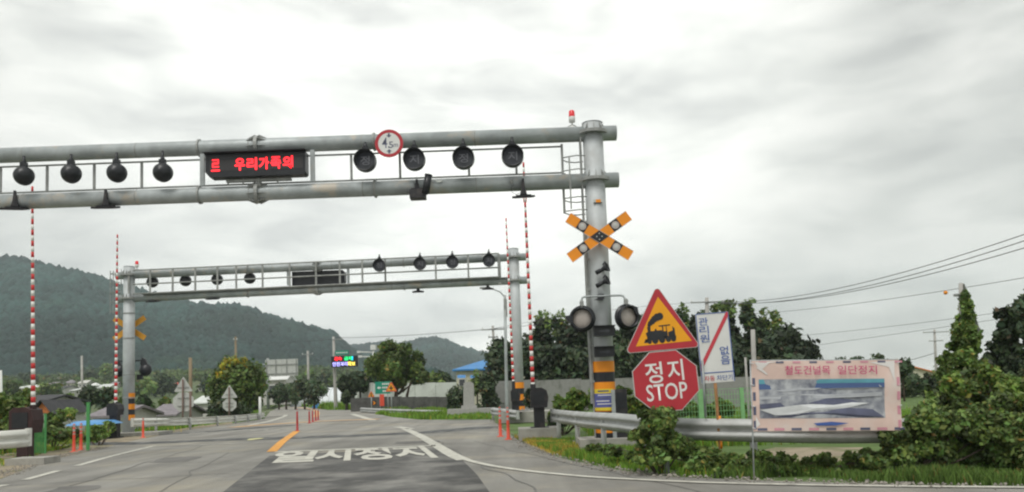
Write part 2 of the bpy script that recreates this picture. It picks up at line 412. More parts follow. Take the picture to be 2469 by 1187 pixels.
def sheet(name, pts, z, m, kind='structure'):
    from mathutils.geometry import tessellate_polygon
    vs = [Vector((p[0], p[1], z)) for p in pts]; tr = tessellate_polygon([vs])
    me = D.meshes.new(name); me.from_pydata(vs, [], [t for t in tr]); me.materials.append(m)
    me.update()
    if me.polygons and me.polygons[0].normal.z < 0: me.flip_normals()
    o = D.objects.new(name, me); C.objects.link(o); o['kind'] = kind
    return o
def smooth(pts, n=6):
    out = []; pts = [Vector(p) for p in pts]
    for i in range(len(pts)-1):
        p0 = pts[max(i-1, 0)]; p1 = pts[i]; p2 = pts[i+1]; p3 = pts[min(i+2, len(pts)-1)]
        for k in range(n):
            t = k/n; out.append(.5*((2*p1)+(p2-p0)*t+(2*p0-5*p1+4*p2-p3)*t*t+(3*p1-p0-3*p2+p3)*t*t*t))
    return out+[pts[-1]]
def stripe(name, pts, wd, z, m, dash=None):
    """painted line of width wd along pts; dash=(on,off)"""
    pts = [Vector((p[0], p[1], z)) for p in pts]; mb = MB()
    def seg(q):
        vs = []
        for i, p in enumerate(q):
            d = (q[min(i+1, len(q)-1)]-q[max(i-1, 0)]); d.z = 0; d.normalize(); nn = Vector((-d.y, d.x, 0))
            vs += [p+nn*wd/2, p-nn*wd/2]
        mb.add(vs, [(2*i, 2*i+1, 2*i+3, 2*i+2) for i in range(len(q)-1)])
    if not dash: seg(pts)
    else:
        # resample
        acc = 0; cur = [pts[0]]; on = True; lim = dash[0]
        for a, b in zip(pts[:-1], pts[1:]):
            l = (b-a).length; pos = 0
            while acc + (l-pos) >= lim:
                pos += lim-acc; acc = 0; q = a.lerp(b, pos/l)
                if on: cur.append(q); seg(cur) if len(cur) > 1 else None
                on = not on; lim = dash[0] if on else dash[1]; cur = [q]
            acc += l-pos; cur.append(b)
        if on and len(cur) > 1: seg(cur)
    o = mb.build(name, m); o['kind'] = 'structure'; return o

def GG(*p): return [G(a, b) for a, b in p]
right_edge = smooth(GG((1186, 1012), (1240, 1055), (1330, 1097), (1500, 1135), (1650, 1151), (2100, 1166), (2469, 1173)) + [Vector((14, 7.6, 0)), Vector((30, 4, 0))])
left_edge = [Vector((-30, 10.5, 0))] + GG((0, 1150), (110, 1108), (250, 1078), (330, 1060), (450, 1036), (560, 1021), (636, 1010), (652, 992), (668, 985))
far_edge = GG((690, 979), (742, 982), (790, 989), (890, 989), (905, 997), (945, 1006), (1010, 1012), (1100, 1013))
road = left_edge + far_edge + right_edge + [Vector((40, -30, 0)), Vector((-40, -30, 0))]
sheet('road', road, 0.0, M_asph)
# sandy shoulders
sheet('left_shoulder', [Vector((-30, 14.5, 0)), G(0, 1098), G(110, 1075), G(240, 1062), G(330, 1048), G(420, 1034), G(560, 1017)] + GG((560, 1022), (450, 1037), (330, 1061), (250, 1080), (110, 1112), (0, 1156)) + [Vector((-30, 9.5, 0))], .004, M_sand)
sheet('right_shoulder', GG((1240, 1053), (1262, 1046), (1335, 1052), (1420, 1072), (1400, 1090), (1340, 1092), (1330, 1096), (1280, 1078)), .004, M_sand)
sheet('bare_soil', GG((1772, 1098), (1870, 1078), (2080, 1078), (2110, 1100), (2000, 1116), (1800, 1120)), -.008, M_sand)
# dark resurfaced patch
sheet('asphalt_patch', GG((652, 1098), (800, 1092), (1055, 1080), (1110, 1105), (1150, 1145), (1180, 1187)) + [Vector((-.2, 5, 0)), Vector((-2.9, 5, 0)), G(538, 1187)], .004, M_asphp)
# bitumen strips at the rails of the level crossing
def band(px, wd, name, z=.006, m=M_seam):
    pts = smooth(GG(*px), 5); return stripe(name, pts, wd, z, m)
band([(90, 1068), (300, 1070), (560, 1060), (715, 1056), (900, 1049), (1040, 1042), (1186, 1029)], 1.35, 'bitumen_strip')
band([(360, 1050), (520, 1040), (640, 1030), (715, 1025)], 1.1, 'bitumen_strip')
for pp in ([(110, 1066), (560, 1055), (715, 1051), (1040, 1037), (1190, 1025)], [(130, 1074), (560, 1062), (715, 1058), (1040, 1045), (1190, 1033)], [(330, 1053), (520, 1041), (715, 1028), (1000, 1016)]):
    pts = GG(*pp); mb = MB()
    for a, b in zip(pts[:-1], pts[1:]):
        mb.add([(a.x, a.y-.035, .012), (b.x, b.y-.035, .012), (b.x, b.y+.035, .012), (a.x, a.y+.035, .012)], [(0, 1, 2, 3)])
    o = mb.build('rail_track', M_rail); o['kind'] = 'structure'
# cracks, sealed joints and patches in the asphalt
rc = random.Random(23); M_crack = mat('crack_sealant', (.13, .127, .12), .7, 0, .3, 3)
for (x0_, y0_, x1_, y1_, wd_) in ((-7.2, 10.5, -9.6, 24.5, .05), (-4.8, 9, -7.6, 21, .03), (.6, 9, -2.6, 24, .05), (2.6, 9.2, -1.2, 22, .035), (-9.5, 14.2, -5.4, 15.1, .05), (-5.6, 17.5, -10.4, 16.6, .03), (-1.2, 16.2, 1.2, 15.9, .035), (-6, 12.6, -8.8, 12.2, .03), (-3.2, 24.2, -.6, 24.8, .04), (-7, 23.8, -3.4, 24.1, .04)):
    n_ = 14; pts = []
    for i in range(n_+1):
        t_ = i/n_; pts.append((x0_+(x1_-x0_)*t_+rc.gauss(0, .06), y0_+(y1_-y0_)*t_+rc.gauss(0, .06)))
    stripe('road_crack', smooth([(a, b, 0) for a, b in pts], 3), wd_*.6, .0065, M_crack)
for (cx_, cy_2, w_, h_) in ((-8.2, 19.2, 1.0, 1.6), (-7.4, 13.2, .8, 1.2), (-2.8, 22.4, 1.3, 1.1)):
    sheet('asphalt_repair', [(cx_+w_*.5*math.copysign(abs(math.cos(t))**.5, math.cos(t))+rc.gauss(0, .04)-.2*h_*.5*math.sin(t), cy_2+h_*.5*math.copysign(abs(math.sin(t))**.5, math.sin(t))) for t in [k*PI/9 for k in range(18)]], .005, mat('repair_asphalt', (.17, .165, .155), .85, 0, .2, 1.5, .6, 160))
# painted markings
Q = .009
stripe('centre_line', GG((655, 1090), (680, 1066), (716, 1040)), .26, Q, M_opaint)
stripe('stop_line', GG((662, 1091), (860, 1083), (1050, 1075)), .34, Q, M_paint)
stripe('edge_line', smooth(GG((975, 1034), (1010, 1050), (1050, 1073), (1088, 1096), (1118, 1110)), 4), .30, Q, M_paint)
stripe('edge_line', smooth(GG((1060, 1080), (1110, 1104), (1160, 1119), (1240, 1133), (1370, 1147), (1500, 1156), (1800, 1168), (2469, 1177)) + [Vector((14, 6.8, 0))], 5), .15, Q+.004, M_paint)
stripe('edge_line', GG((958, 1030), (992, 1035)), .35, Q, M_paint)
stripe('left_edge_line', smooth(GG((186, 1124), (280, 1098), (372, 1076)), 3), .17, Q, M_paint)
stripe('left_edge_line', GG((60, 1158), (140, 1136)), .17, Q, M_paint)
stripe('left_edge_line', GG((-60, 1186), (14, 1170)), .17, Q, M_paint)
stripe('far_stop_line', GG((372, 1077), (560, 1071), (668, 1066)), .3, Q, M_wpaint)
stripe('worn_dashes', GG((455, 1046), (560, 1041), (715, 1034)), .9, Q, M_wpaint, (.75, .5))
stripe('crossing_line', smooth(GG((560, 1031), (650, 1024), (780, 1016), (915, 1011)), 4), .8, Q+.004, M_pale_op)
stripe('far_edge_line', smooth(GG((600, 1026), (650, 1016), (682, 1006), (690, 1001)), 4), .3, Q, M_paint)
stripe('far_dashes', GG((640, 992), (700, 990), (745, 988)), 1.2, Q, M_paint, (1.0, .9))
stripe('far_edge_line', GG((850, 999), (900, 1014)), .4, Q, M_paint)
stripe('far_edge_line', smooth(GG((676, 984), (720, 983), (760, 990), (762, 1006)), 4), .4, Q, M_pale_op)
# lettering on the road:  stop wording stretched along the lane
pa, pb, pc = G(648, 1117), G(1052, 1107), G(860, 1087)
ra = thing('road_marking', 'white hangul wording painted on dark asphalt before the stop line', 'road marking', (0, 0, 0))
cx = [(648+i*107, 1116-i*3.2) for i in range(4)]
for i, ch in enumerate('일시정지'):
    cpx, hw = ((696, 57), (799, 45), (902, 48), (1009, 48))[i]
    bl = G(cpx-hw, 1118-i*3.3); br = G(cpx+hw, 1118-i*3.3-hw*.06); tl = G(cpx-hw+10, 1090-i*4.2)
    hgt = (tl.y-bl.y)*.97; wid = (br-bl).length
    ang = math.atan2(br.y-bl.y, br.x-bl.x)*.35
    q = lettering(ch, M_paint, ra, 0, hgt/2, wid*1.02, hgt, y=0, bold=.034, flat=True)
    q.location = ((bl.x+br.x)/2, min(bl.y, br.y), .0135)
    # lean along the lane direction
    me = q.data
    for v in me.vertices: v.co.x += -.2*v.co.y
# yellow leaf-like mark on road
p = G(613, 1060)
mb = MB(); mb.add([(p.x+.28*math.cos(t)*(.8+.3*math.sin(3*t)), p.y+.55*math.sin(t), .016) for t in [i*PI/6 for i in range(12)]], [tuple(range(12))])
tag(mb.build('leaf_litter', mat('pale_yellow_litter', (.6, .58, .3), .8)), 'flat pale yellow scrap lying on the road by the crossing', 'litter')

# ------------------------------------------------------------------ hills
def ridge_hill(name, prof, Yr, y0, y1, base, seed, amp, ntree, rr, sub=2):
    pxs = np.array([p[0] for p in prof], float)
    az = []; zz = []
    for p in prof: q = P(p[0], p[1], Yr); az.append(q.x/Yr); zz.append(q.z)
    az = np.array(az); zz = np.array(zz)
    def height(a, y):
        zr = np.interp(a, az, zz); t = (y-y0)/(Yr-y0)
        up = ss(np.clip(t, 0, 1))*.55+np.clip(t, 0, 1)*.45
        down = 1-ss((y-Yr)/(y1-Yr))*.8
        b = base
        x = a*y
        h = b + (zr-7-b)*up*np.where(y > Yr, down, 1)
        nz = fbm(x/110+7, y/150, seed, 4)-.47
        spur = np.abs(vnoise(x/95+.6*y/150, y/420+3, seed+9)-.5)*2
        m = np.clip(t*3, 0, 1)*np.clip((1.08-t)*3.0, 0.05, 1)
        return h + amp*m*(nz*2 - spur*.8)
    A = np.linspace(az[0], az[-1], 260); Yv = np.linspace(y0, y1, 130); a, y = np.meshgrid(A, Yv)
    z = height(a, y); z[0] -= 3
    idx = np.arange(a.size).reshape(a.shape)
    fq = np.stack([idx[:-1, :-1], idx[:-1, 1:], idx[1:, 1:], idx[1:, :-1]], -1).reshape(-1, 4)
    o = arrmesh(name, np.stack([a*y, y, z], -1).reshape(-1, 3), fq, M_hill, smooth=True); struct(o)
    # canopy: every tree a lumpy low blob, joined as one mass
    import bmesh
    bm = bmesh.new(); bmesh.ops.create_icosphere(bm, subdivisions=sub, radius=1); bv = np.array([v.co[:] for v in bm.verts]); bf = np.array([[v.index for v in f.verts] for f in bm.faces]); bm.free()
    r = np.random.RandomState(seed)
    ta = r.uniform(az[0], az[-1], ntree); ty = y0 + (Yr*1.03-y0)*r.rand(ntree)**.85
    tz = height(ta, ty); sz = rr*(.55+.9*r.rand(ntree)**1.5)*np.clip(ty/(.85*Yr), .45, 1.1)
    nb = len(bv); v = bv[None]*np.stack([sz, sz, sz*(1.0+.5*r.rand(ntree))], 1)[:, None]
    v = v*(1+.26*(r.rand(ntree, nb, 1)-.5)*2) + np.stack([ta*ty, ty, tz+sz*.35], 1)[:, None]
    f = (bf[None]+np.arange(ntree)[:, None, None]*nb).reshape(-1, 3)
    patch = fbm(ta*ty/90, ty/130, seed+3, 3)
    tv = (.55+1.0*np.clip((patch-.33)*2.4, 0, 1))*(.6+.8*r.rand(ntree))
    warm = np.clip((fbm(ta*ty/60, ty/80, seed+5, 2)-.42)*3, 0, 1)*np.clip(1.25-(ty-y0)/(Yr-y0)*1.4, 0, 1)
    tint = np.stack([tv*(.85+.55*warm), tv*(1+.32*warm), tv*(1.0-.25*warm)], 1)
    o = arrmesh('hillside_forest', v.reshape(-1, 3), f, M_forest, tint=np.repeat(tint, nb, 0), smooth=True)
    struct(o, 'stuff'); o['label'] = 'dark green forest covering the hillside'
    return height
main_prof = [(-260, 700), (-120, 650), (0, 627), (40, 622), (80, 630), (120, 641), (190, 658), (250, 678), (300, 690), (350, 700), (420, 722), (470, 738), (520, 748), (560, 745), (600, 752), (640, 765), (700, 780), (750, 798), (800, 818), (850, 845), (900, 868), (960, 885), (1010, 905), (1060, 920)]
hmain = ridge_hill('hill', main_prof, 1000., 430., 1500., 10., 5, 16., 30000, 4.9, 1)
sec_prof = [(760, 850), (820, 840), (870, 832), (930, 828), (960, 832), (985, 828), (1020, 820), (1055, 818), (1085, 826), (1115, 841), (1150, 850), (1190, 858), (1240, 872), (1300, 885), (1400, 897), (1600, 905)]
hsec = ridge_hill('distant_hill', sec_prof, 1600., 800., 2150., 6., 15, 9., 13000, 5.2, 1)

# ------------------------------------------------------------------ gantries
Y1, Y2 = 18.0, 34.5
def gusset_ring(x, y, z, rp, par, n=10):
    mb = MB(); mb.lathe((x, y, z-.035), (0, 0, 1), [(0, rp), (0, rp+.13), (.07, rp+.13), (.07, rp)], 20, False)
    for i in range(n):
        t = 2*PI*(i+.5)/n; c, s_ = math.cos(t), math.sin(t)
        mb.add([(x+c*rp, y+s_*rp, z+.03), (x+c*(rp+.12), y+s_*(rp+.12), z+.03), (x+c*rp, y+s_*rp, z+.22),
                (x+c*rp-s_*.012, y+s_*rp+c*.012, z+.03), (x+c*(rp+.12)-s_*.012, y+s_*(rp+.12)+c*.012, z+.03), (x+c*rp-s_*.012, y+s_*rp+c*.012, z+.22)],
               [(0, 1, 2), (5, 4, 3), (0, 3, 4, 1), (1, 4, 5, 2)])
    mb.build('flange', M_galvd, par)
def gantry(label, Y, xr, xl, z_lo, z_hi, z_top, rp, rb, over, post_x, rails_z, zoff, front, clamps, zbase_l=0, zbase_r=0, rr_=.022, dzl=0.):
    t = thing('signal_gantry', label, 'gantry', (0, Y, 0), 0, 'steel gantries over the level crossing')
    def zx(x): return dzl*(xr-x)/(xr-xl)
    z_t0, z_l0, z_h0 = z_top, z_lo, z_hi
    for x, zb in ((xl, zbase_l), (xr, zbase_r)):
        z_top, z_lo, z_hi = z_t0+zx(x), z_l0+zx(x), z_h0+zx(x)
        mb = MB(); mb.tube((x, 0, zb), (x, 0, z_top), rp*1.04, rp, 28)
        mb.tube((x, 0, z_top), (x, 0, z_top+.03), rp*1.05, rp*.6, 28)
        p = mb.build('pillar', M_pill, t)
        gusset_ring(x, 0, z_lo, rp, p); gusset_ring(x, 0, z_hi, rp, p)
        bp = MB(); bp.box((x, 0, zb+.02), (rp*4, rp*4, .04))
        for i in range(8):
            a = PI/8+i*PI/4; bp.tube((x+rp*1.6*math.cos(a), rp*1.6*math.sin(a), zb), (x+rp*1.6*math.cos(a), rp*1.6*math.sin(a), zb+.12), .02, n=6)
        bp.build('base_plate', M_galvd, p)
    z_top, z_lo, z_hi = z_t0, z_l0, z_h0
    for z in (z_lo, z_hi):
        b = MB().tube((xl-over, 0, z+zx(xl-over)), (xr+over, 0, z+zx(xr+over)), rb, n=28).build('crossbeam', M_galv, t)
        xw = xl+1.1
        while xw < xr-.6:
            MB().lathe((xw, 0, z+zx(xw)), (1, 0, 0), [(-.012, rb+.0005), (-.006, rb+.005), (.006, rb+.005), (.012, rb+.0005)], 24).build('weld_seam', M_galvd, b); xw += 2.63
        for x, k in clamps:
            c = MB(); z = z+zx(x)
            c.lathe((x-.04*k, 0, z), (1, 0, 0), [(0, rb), (0, rb+.07*k), (.08*k, rb+.07*k), (.08*k, rb)], 20, False)
            if k > .8:
                for i in range(8):
                    a = i*PI/4+.2; cc, s2 = math.cos(a), math.sin(a)
                    for sg in (-1, 1):
                        c.add([(x+sg*.04, cc*rb, z+s2*rb), (x+sg*.04, cc*(rb+.09), z+s2*(rb+.09)), (x+sg*.24, cc*rb, z+s2*rb),
                               (x+sg*.04, cc*rb-s2*.01, z+s2*rb+cc*.01), (x+sg*.04, cc*(rb+.09)-s2*.01, z+s2*(rb+.09)+cc*.01), (x+sg*.24, cc*rb-s2*.01, z+s2*rb+cc*.01)],
                              [(0, 1, 2), (3, 4, 5), (0, 1, 4, 3), (1, 2, 5, 4)])
            c.build('joint_clamp', M_galvd, b); z -= zx(x)
    for z in rails_z:
        MB().tube((xl+.3, zoff, z+zx(xl+.3)), (post_x[-1], zoff, z+zx(post_x[-1])), rr_, n=8).build('hand_rail', M_galvd, t)
    for x in post_x:
        MB().box((x, zoff, (rails_z[0]+rails_z[-1])/2+zx(x)), (rr_*2.4, .04, rails_z[-1]-rails_z[0]-.05)).build('railing_post', M_galvd, t)
    return t

def warning_lamp(name, label, x, y, ztop, zc, r, facing, ch, group, peak=False):
    """hanging round lamp; facing=True shows the lens"""
    t = thing(name, label, 'signal lamp', (x, y, zc), 0, group)
    s = -1 if facing else 1; vl = .20 if facing else .08
    h = MB()
    h.lathe((0, 0, 0), (0, s, 0), [(vl, r*1.0), (vl, r*.94), (.02, r*.86), (.0, r*.7)], 28)       # visor, open towards its traffic
    h.lathe((0, 0, 0), (0, s, 0), [(vl, r), (.0, r*1.02), (-.05, r*.98), (-.13, r*.8), (-.19, r*.5), (-.21, 0)], 28)
    h.build('hood', M_black, t)
    MB().lathe((0, s*.03, 0), (0, s, 0), [(0, r*.86), (.0, r*.70), (.025, r*.45), (.035, 0)], 24).build('lens', M_lensd, t)
    b = MB(); b.tube((0, 0, r*.9), (0, 0, ztop-zc), .03, n=8); b.box((0, 0, r+.03), (.14, .10, .12)); b.tube((0, 0, r+.08), (0, 0, r+.13), .05, n=10)
    if peak: b.prism([(-r*.72, r*.72), (r*.72, r*.72), (0, r*1.42)], -.04, .04)
    b.build('bracket', M_black, t)
    if facing: lettering(ch, M_char, t, 0, 0, r*.85, r*.85, y=-.085, bold=.01)
    return t

def floodlight(label, x, y, z, yaw, tilt, group, beam_r=.17):
    t = thing('floodlight', label, 'floodlight', (x, y, z), yaw, group)
    rot = Matrix.Rotation(tilt, 3, 'X')
    h = MB(); h.box((0, 0, -.30), (.50, .40, .05), rot); h.box((0, 0, -.265), (.34, .22, .03), rot); h.build('head', M_dark, t)
    MB().box((0, 0, -.329), (.40, .28, .006), rot).build('glass', M_lens, t)
    y_ = MB(); y_.prism([(-.085, -.25), (.085, -.25), (.045, -.12), (.02, .12), (-.02, .12), (-.045, -.12)], -.03, .03)
    y_.tube((0, 0, -.2), (0, 0, .06), .03, n=8); y_.box((0, -.02, .0), (.05, .03, .24)); y_.build('yoke', M_dark, t)
    return t

# near gantry ---------------------------------------------------------------
xr1 = X(1434, 435, Y1); zlo1 = Z(1434, 436, Y1); zhi1 = Z(1431, 323, Y1); ztop1 = Z(1428, 298, Y1)
def nx_(px, py=400): return X(px, py, Y1)
np_x = [nx_(p) for p in (-235, -120, -5, 108, 222, 337, 845, 963, 1130, 1245, 1357)]
zr_lo = zlo1+.245; zr_hi = zhi1-.245
gn = gantry('near grey steel gantry carrying the red text display', Y1, xr1, xr1-17.0, zlo1, zhi1, ztop1, .235, .175, .55,
            np_x, (zr_lo, zr_hi), .1, -1, [(nx_(622), 1.), (nx_(904), .55), (nx_(482), .5), (nx_(-260), .55)])
for px in (493, 757):
    MB().box((nx_(px), -.12, (zlo1+zhi1)/2), (.10, .06, zhi1-zlo1-.36)).build('bracket_post', M_galv, gn)
# ladder cage beside the pillar
cg = MB(); xo = nx_(1357)
for sy in (-.12, .12): cg.tube((xr1-.30, sy, .0+1.0), (xr1-.30, sy, zhi1), .018, n=6)
cage = cg.build('ladder_stile', M_galvd, gn)
rg = MB(); k = 1.2
while k < zhi1: rg.tube((xr1-.30, -.12, k), (xr1-.30, .12, k), .012, n=6); k += .3
rg.build('ladder_rung', M_galvd, gn)
MB().box((xo, .1, (Z(1357, 345, Y1)+Z(1360, 512, Y1))/2), (.055, .05, Z(1357, 345, Y1)-Z(1360, 512, Y1))).build('cage_post', M_galvd, gn)
for py in (382, 414, 480, 511):
    z = Z(1385, py, Y1); h = MB(); h.path([(xr1-.22, -.18, z), (xr1-.42, -.26, z-.01), (xr1-.6, -.18, z-.01), (xo, .0, z+.02)], .014, 6)
    h.path([(xr1-.22, .3, z), (xr1-.42, .36, z), (xr1-.6, .28, z), (xo, .1, z)], .014, 6); h.build('cage_hoop', M_galvd, gn)
MB().box((nx_(1371), -.24, (Z(1370, 385, Y1)+Z(1370, 510, Y1))/2), (.035, .012, Z(1370, 385, Y1)-Z(1370, 510, Y1))).build('cage_strip', M_galvd, gn)
cd = MB(); cd.tube((xr1-.262, -.08, .2), (xr1-.262, -.08, 5.2), .02, n=6)
for k in (1.5, 2.3, 3.1, 3.6, 4.3, 5.0): cd.box((xr1-.25, -.08, k), (.07, .06, .05))
cd.build('conduit', M_galvd, gn)
# warning bands and notice on the near pillar
def arc_band(z0, z1, x, rp, m, parent, a0=-PI, a1=0., name='warning_band'):
    mb = MB(); n = 20; vs = []
    for r in (rp+.006,):
        for z in (z0, z1):
            for i in range(n+1):
                a = a0+(a1-a0)*i/n; vs.append((x+math.cos(a)*r, math.sin(a)*r, z))
    mb.add(vs, [(i, i+1, n+2+i, n+1+i) for i in range(n)], True); return mb.build(name, m, parent)
zz = [Z(1444, q, Y1) for q in (872, 898, 922, 941)]
RP1 = .235*1.04
arc_band(zz[1], zz[0], xr1, RP1, M_orange, gn, -PI, PI); arc_band(zz[2], zz[1], xr1, RP1, M_black, gn, -PI, PI); arc_band(zz[3], zz[2], xr1, RP1, M_orange, gn, -PI, PI)
z = zz[3]
for i in range(5):
    arc_band(z-.24, z, xr1, RP1, M_black if i % 2 == 0 else M_orange, gn, -PI, PI); z -= .24
zn = Z(1444, 964, Y1); th = .52
nb = arc_band(zn-.24, zn+.24, xr1, RP1+.008, M_yel, gn, -2.75, -.85, 'notice_sheet')
b_ = arc_band(zn-.17, zn+.14, xr1, RP1+.013, M_blue, gn, -2.75, -.85, 'notice_panel')
for i, (a0, a1) in enumerate(((-2.3, -1.1), (-2.5, -1.2), (-2.5, -1.3), (-2.4, -1.0))):
    arc_band(zn+.09-i*.065, zn+.11-i*.065, xr1, RP1+.017, M_glyph if i != 1 else M_pdark, gn, a0, a1, 'notice_line')
arc_band(zn+.175, zn+.21, xr1, RP1+.012, M_pdark, gn, -2.3, -1.3, 'notice_line')
zs = Z(1437, 492, Y1)
sp = MB(); sp.box((xr1+.02, -.245, zs), (.2, .01, .10)); sp.build('small_plate', M_pale, gn)
MB().box((xr1+.03, -.255, zs+.01), (.11, .006, .07)).build('small_plate', M_orange, gn)
MB().box((xr1+.02, -.256, zs-.035), (.2, .006, .02)).build('small_plate', M_dark, gn)
# footing
tag(MB().box((xr1, Y1, .06), (1.3, 1.2, .34)).build('concrete_footing', M_conc), 'concrete block under the pillar with the yellow blue notice', 'footing')

# beacon
def beacon(label, x, y, z, k=1.):
    t = thing('beacon_light', label, 'beacon', (x, y, z), 0, 'red beacons on the gantries')
    b = MB(); b.lathe((0, 0, 0), (0, 0, 1), [(0, .07*k), (.02*k, .07*k), (.05*k, .02*k), (.12*k, .02*k), (.14*k, .075*k), (.26*k, .08*k), (.27*k, .07*k)], 16); b.build('base', M_white, t)
    hb = MB(); hb.path([(-.11*k, 0, -.06), (-.09*k, 0, .04*k), (0, 0, .08*k), (.09*k, 0, .04*k), (.11*k, 0, -.06)], .012, 6); hb.build('foot', M_galvd, t)
    MB().lathe((0, 0, .27*k), (0, 0, 1), [(0, .075*k), (.13*k, .07*k), (.155*k, .05*k), (.16*k, 0)], 16).build('dome', M_beacon, t)
    return t
q = P(1380, 310, Y1); beacon('red beacon on the near gantry beam beside its tall pillar', q.x, Y1, zhi1+.16, .98)

# hanging lamps
for i, (px, py) in enumerate(((57, 424), (171, 419), (281, 417), (392, 416))):
    q = P(px, py, Y1-.28)
    warning_lamp('signal_lamp', ['black lamp back at the far left end of the near gantry', 'black lamp back, second of the left four on the near gantry', 'black lamp back, third of the left four on the near gantry', 'black lamp back nearest left of the red text display'][i],
                 q.x, Y1-.28, zhi1-.12, q.z, .215, False, '', 'round lamps under the near gantry beam')
for i, (px, py, ch) in enumerate(((882, 390, '정'), (1000, 387, '지'), (1118, 384, '정'), (1236, 379, '지'))):
    q = P(px, py, Y1-.28)
    warning_lamp('signal_lamp', ['black lamp with hangul lens just left of the height limit sign', 'black lamp with hangul lens just right of the height limit sign', 'black lamp with hangul lens, third on the near gantry right half', 'black hangul lamp on the near gantry closest to the pillar'][i],
                 q.x, Y1-.28, zhi1-.10, q.z, .25, True, ch, 'round lamps under the near gantry beam')
# floodlights near
for px, py, yaw, lab in ((36, 466, .25, 'flat floodlight under the near beam at the left picture edge'), (255, 463, .1, 'flat floodlight under the near beam below the third lamp back'), (1262, 437, -.1, 'flat floodlight under the near beam beside the lattice barrier tip')):
    q = P(px, py+20, Y1-.2); floodlight(lab, q.x, Y1-.2, q.z+.13, yaw, .25, 'floodlights under the near beam')
q = P(1008, 470, Y1-.2)
t = thing('floodlight', 'deep boxy floodlight under the near beam beside the tubular camera', 'floodlight', (q.x, Y1-.2, q.z), 0, 'floodlights under the near beam')
MB().box((0, 0, 0), (.36, .3, .20)).box((0, .0, .115), (.3, .2, .04)).build('head', M_dark, t)
MB().tube((-.02, 0, .1), (-.02, 0, .36), .03, n=8).box((-.02, 0, .2), (.09, .06, .12)).build('yoke', M_dark, t)
q0, q1 = P(1026, 466, Y1-.35), P(1033, 424, Y1-.35)
t = thing('tube_camera', 'black tubular camera tilted on the near lower beam', 'camera', q0)
d = q1-q0; MB().tube((0, 0, 0), d, .085, n=16).tube(d, d*1.06, .092, n=16).tube(-d*.06, (0, 0, 0), .06, n=16).build('housing', M_black, t)
MB().tube(d*.5, d*.5+Vector((0, .2, 0)), .03, n=8).build('mount', M_dark, t)
q = P(1058, 441, Y1)
t = thing('cable_clip', 'small loose cable clip on the beam right of the tubular camera', 'cable', (q.x, Y1-.19, q.z))
MB().path([(-.2, 0, .03), (-.08, -.01, .02), (0, -.01, -.02), (.12, 0, .0)], .012, 6).build('cable', M_pale, t)
MB().box((.02, -.01, -.02), (.1, .02, .04)).build('clip', M_pale, t)
q = P(1234, 450, Y1)
t = thing('drip_cable', 'thin cable loop hanging left of the right near floodlight', 'cable', (q.x, Y1-.18, q.z))
MB().path([(.05, 0, .0), (-.02, 0, -.08), (-.0, 0, -.18), (.1, 0, -.24), (.18, 0, -.2)], .006, 5).build('cable', M_wire, t)
MB().lathe((.0, 0, .02), (0, 0, 1), [(0, .03), (.05, .045), (.1, .03)], 10).build('junction_box', M_galvd, t)

# red text display
q = P(619, 399, Y1-.2)
t = thing('text_display', 'black display box with glowing red hangul on the near gantry', 'led display', (q.x, Y1-.3, q.z))
bw, bh = 2.30, .54
ch_ = MB(); ch_.prism([(-bw/2, bh/2), (-bw/2, -bh/2+.12), (-bw/2+.1, -bh/2), (bw/2-.04, -bh/2), (bw/2, -bh/2+.05), (bw/2, bh/2)], -.0, .30); ch_.build('housing', M_black, t)
MB().prism([(-bw/2+.1, bh/2-.14), (-bw/2+.1, -bh/2+.14), (bw/2-.06, -bh/2+.14), (bw/2-.06, bh/2-.14)], -.006, .0).build('screen', mat('screen_face', (.035, .034, .036), .5), t)
MB().box((0, -.05, bh/2+.012), (bw+.04, .16, .02)).build('hood', M_black, t)
lettering('르', M_led, t, -bw/2+.24, .0, .20, .28, y=-.012, bold=.015)
for i, chh in enumerate('우리가족의'):
    lettering(chh, M_led, t, -bw/2+.80+i*.275, .005+i*.004, .235, .29, y=-.012, bold=.035)
arm = MB(); arm.box((.02, .2, -bh/2-.06), (1.5, .1, .05)); arm.tube((.02, .2, -bh/2-.3), (.02, .2, -bh/2), .05, n=8)
for x in (-.7, -.35, .45): arm.box((x, .2, -bh/2-.07), (.03, .03, .14))
arm.build('mounting', M_galvd, t)

# height limit sign
q = P(938, 346, Y1-.35)
t = thing('height_limit_sign', 'round red bordered height limit sign hung on near gantry', 'road sign', (q.x, Y1-.35, q.z))
rs = .325
MB().lathe((0, 0, 0), (0, 1, 0), [(0, 0), (0, rs), (.02, rs), (.02, 0)], 40, False).build('plate', M_greyf, t)
MB().lathe((0, -.002, 0), (0, -1, 0), [(0, rs), (.002, rs), (.002, rs*.77), (0, rs*.77)], 40, False).build('border', M_red, t)
MB().lathe((0, -.001, 0), (0, -1, 0), [(0, rs*.77), (.001, rs*.77), (.001, 0)], 40, False).build('face', M_white, t)
lettering('4.', M_pdark, t, -.075, .015, .17, .25, y=-.006, bold=.004)
lettering('5', M_pdark, t, .045, -.035, .10, .15, y=-.006, bold=.004); lettering('m', M_pdark, t, .155, -.055, .10, .075, y=-.006)
for s_ in (1, -1):
    MB().prism([(-.06, s_*.19), (.06, s_*.19), (0, s_*.135)], -.007, -.004).build('arrow', M_pdark, t)
    MB().prism([(-.022, s_*.185), (.022, s_*.185), (.022, s_*.235), (-.022, s_*.235)], -.007, -.004).build('arrow', M_pdark, t)
MB().box((0, .15, 0), (.05, .3, .05)).build('bracket', M_galvd, t)

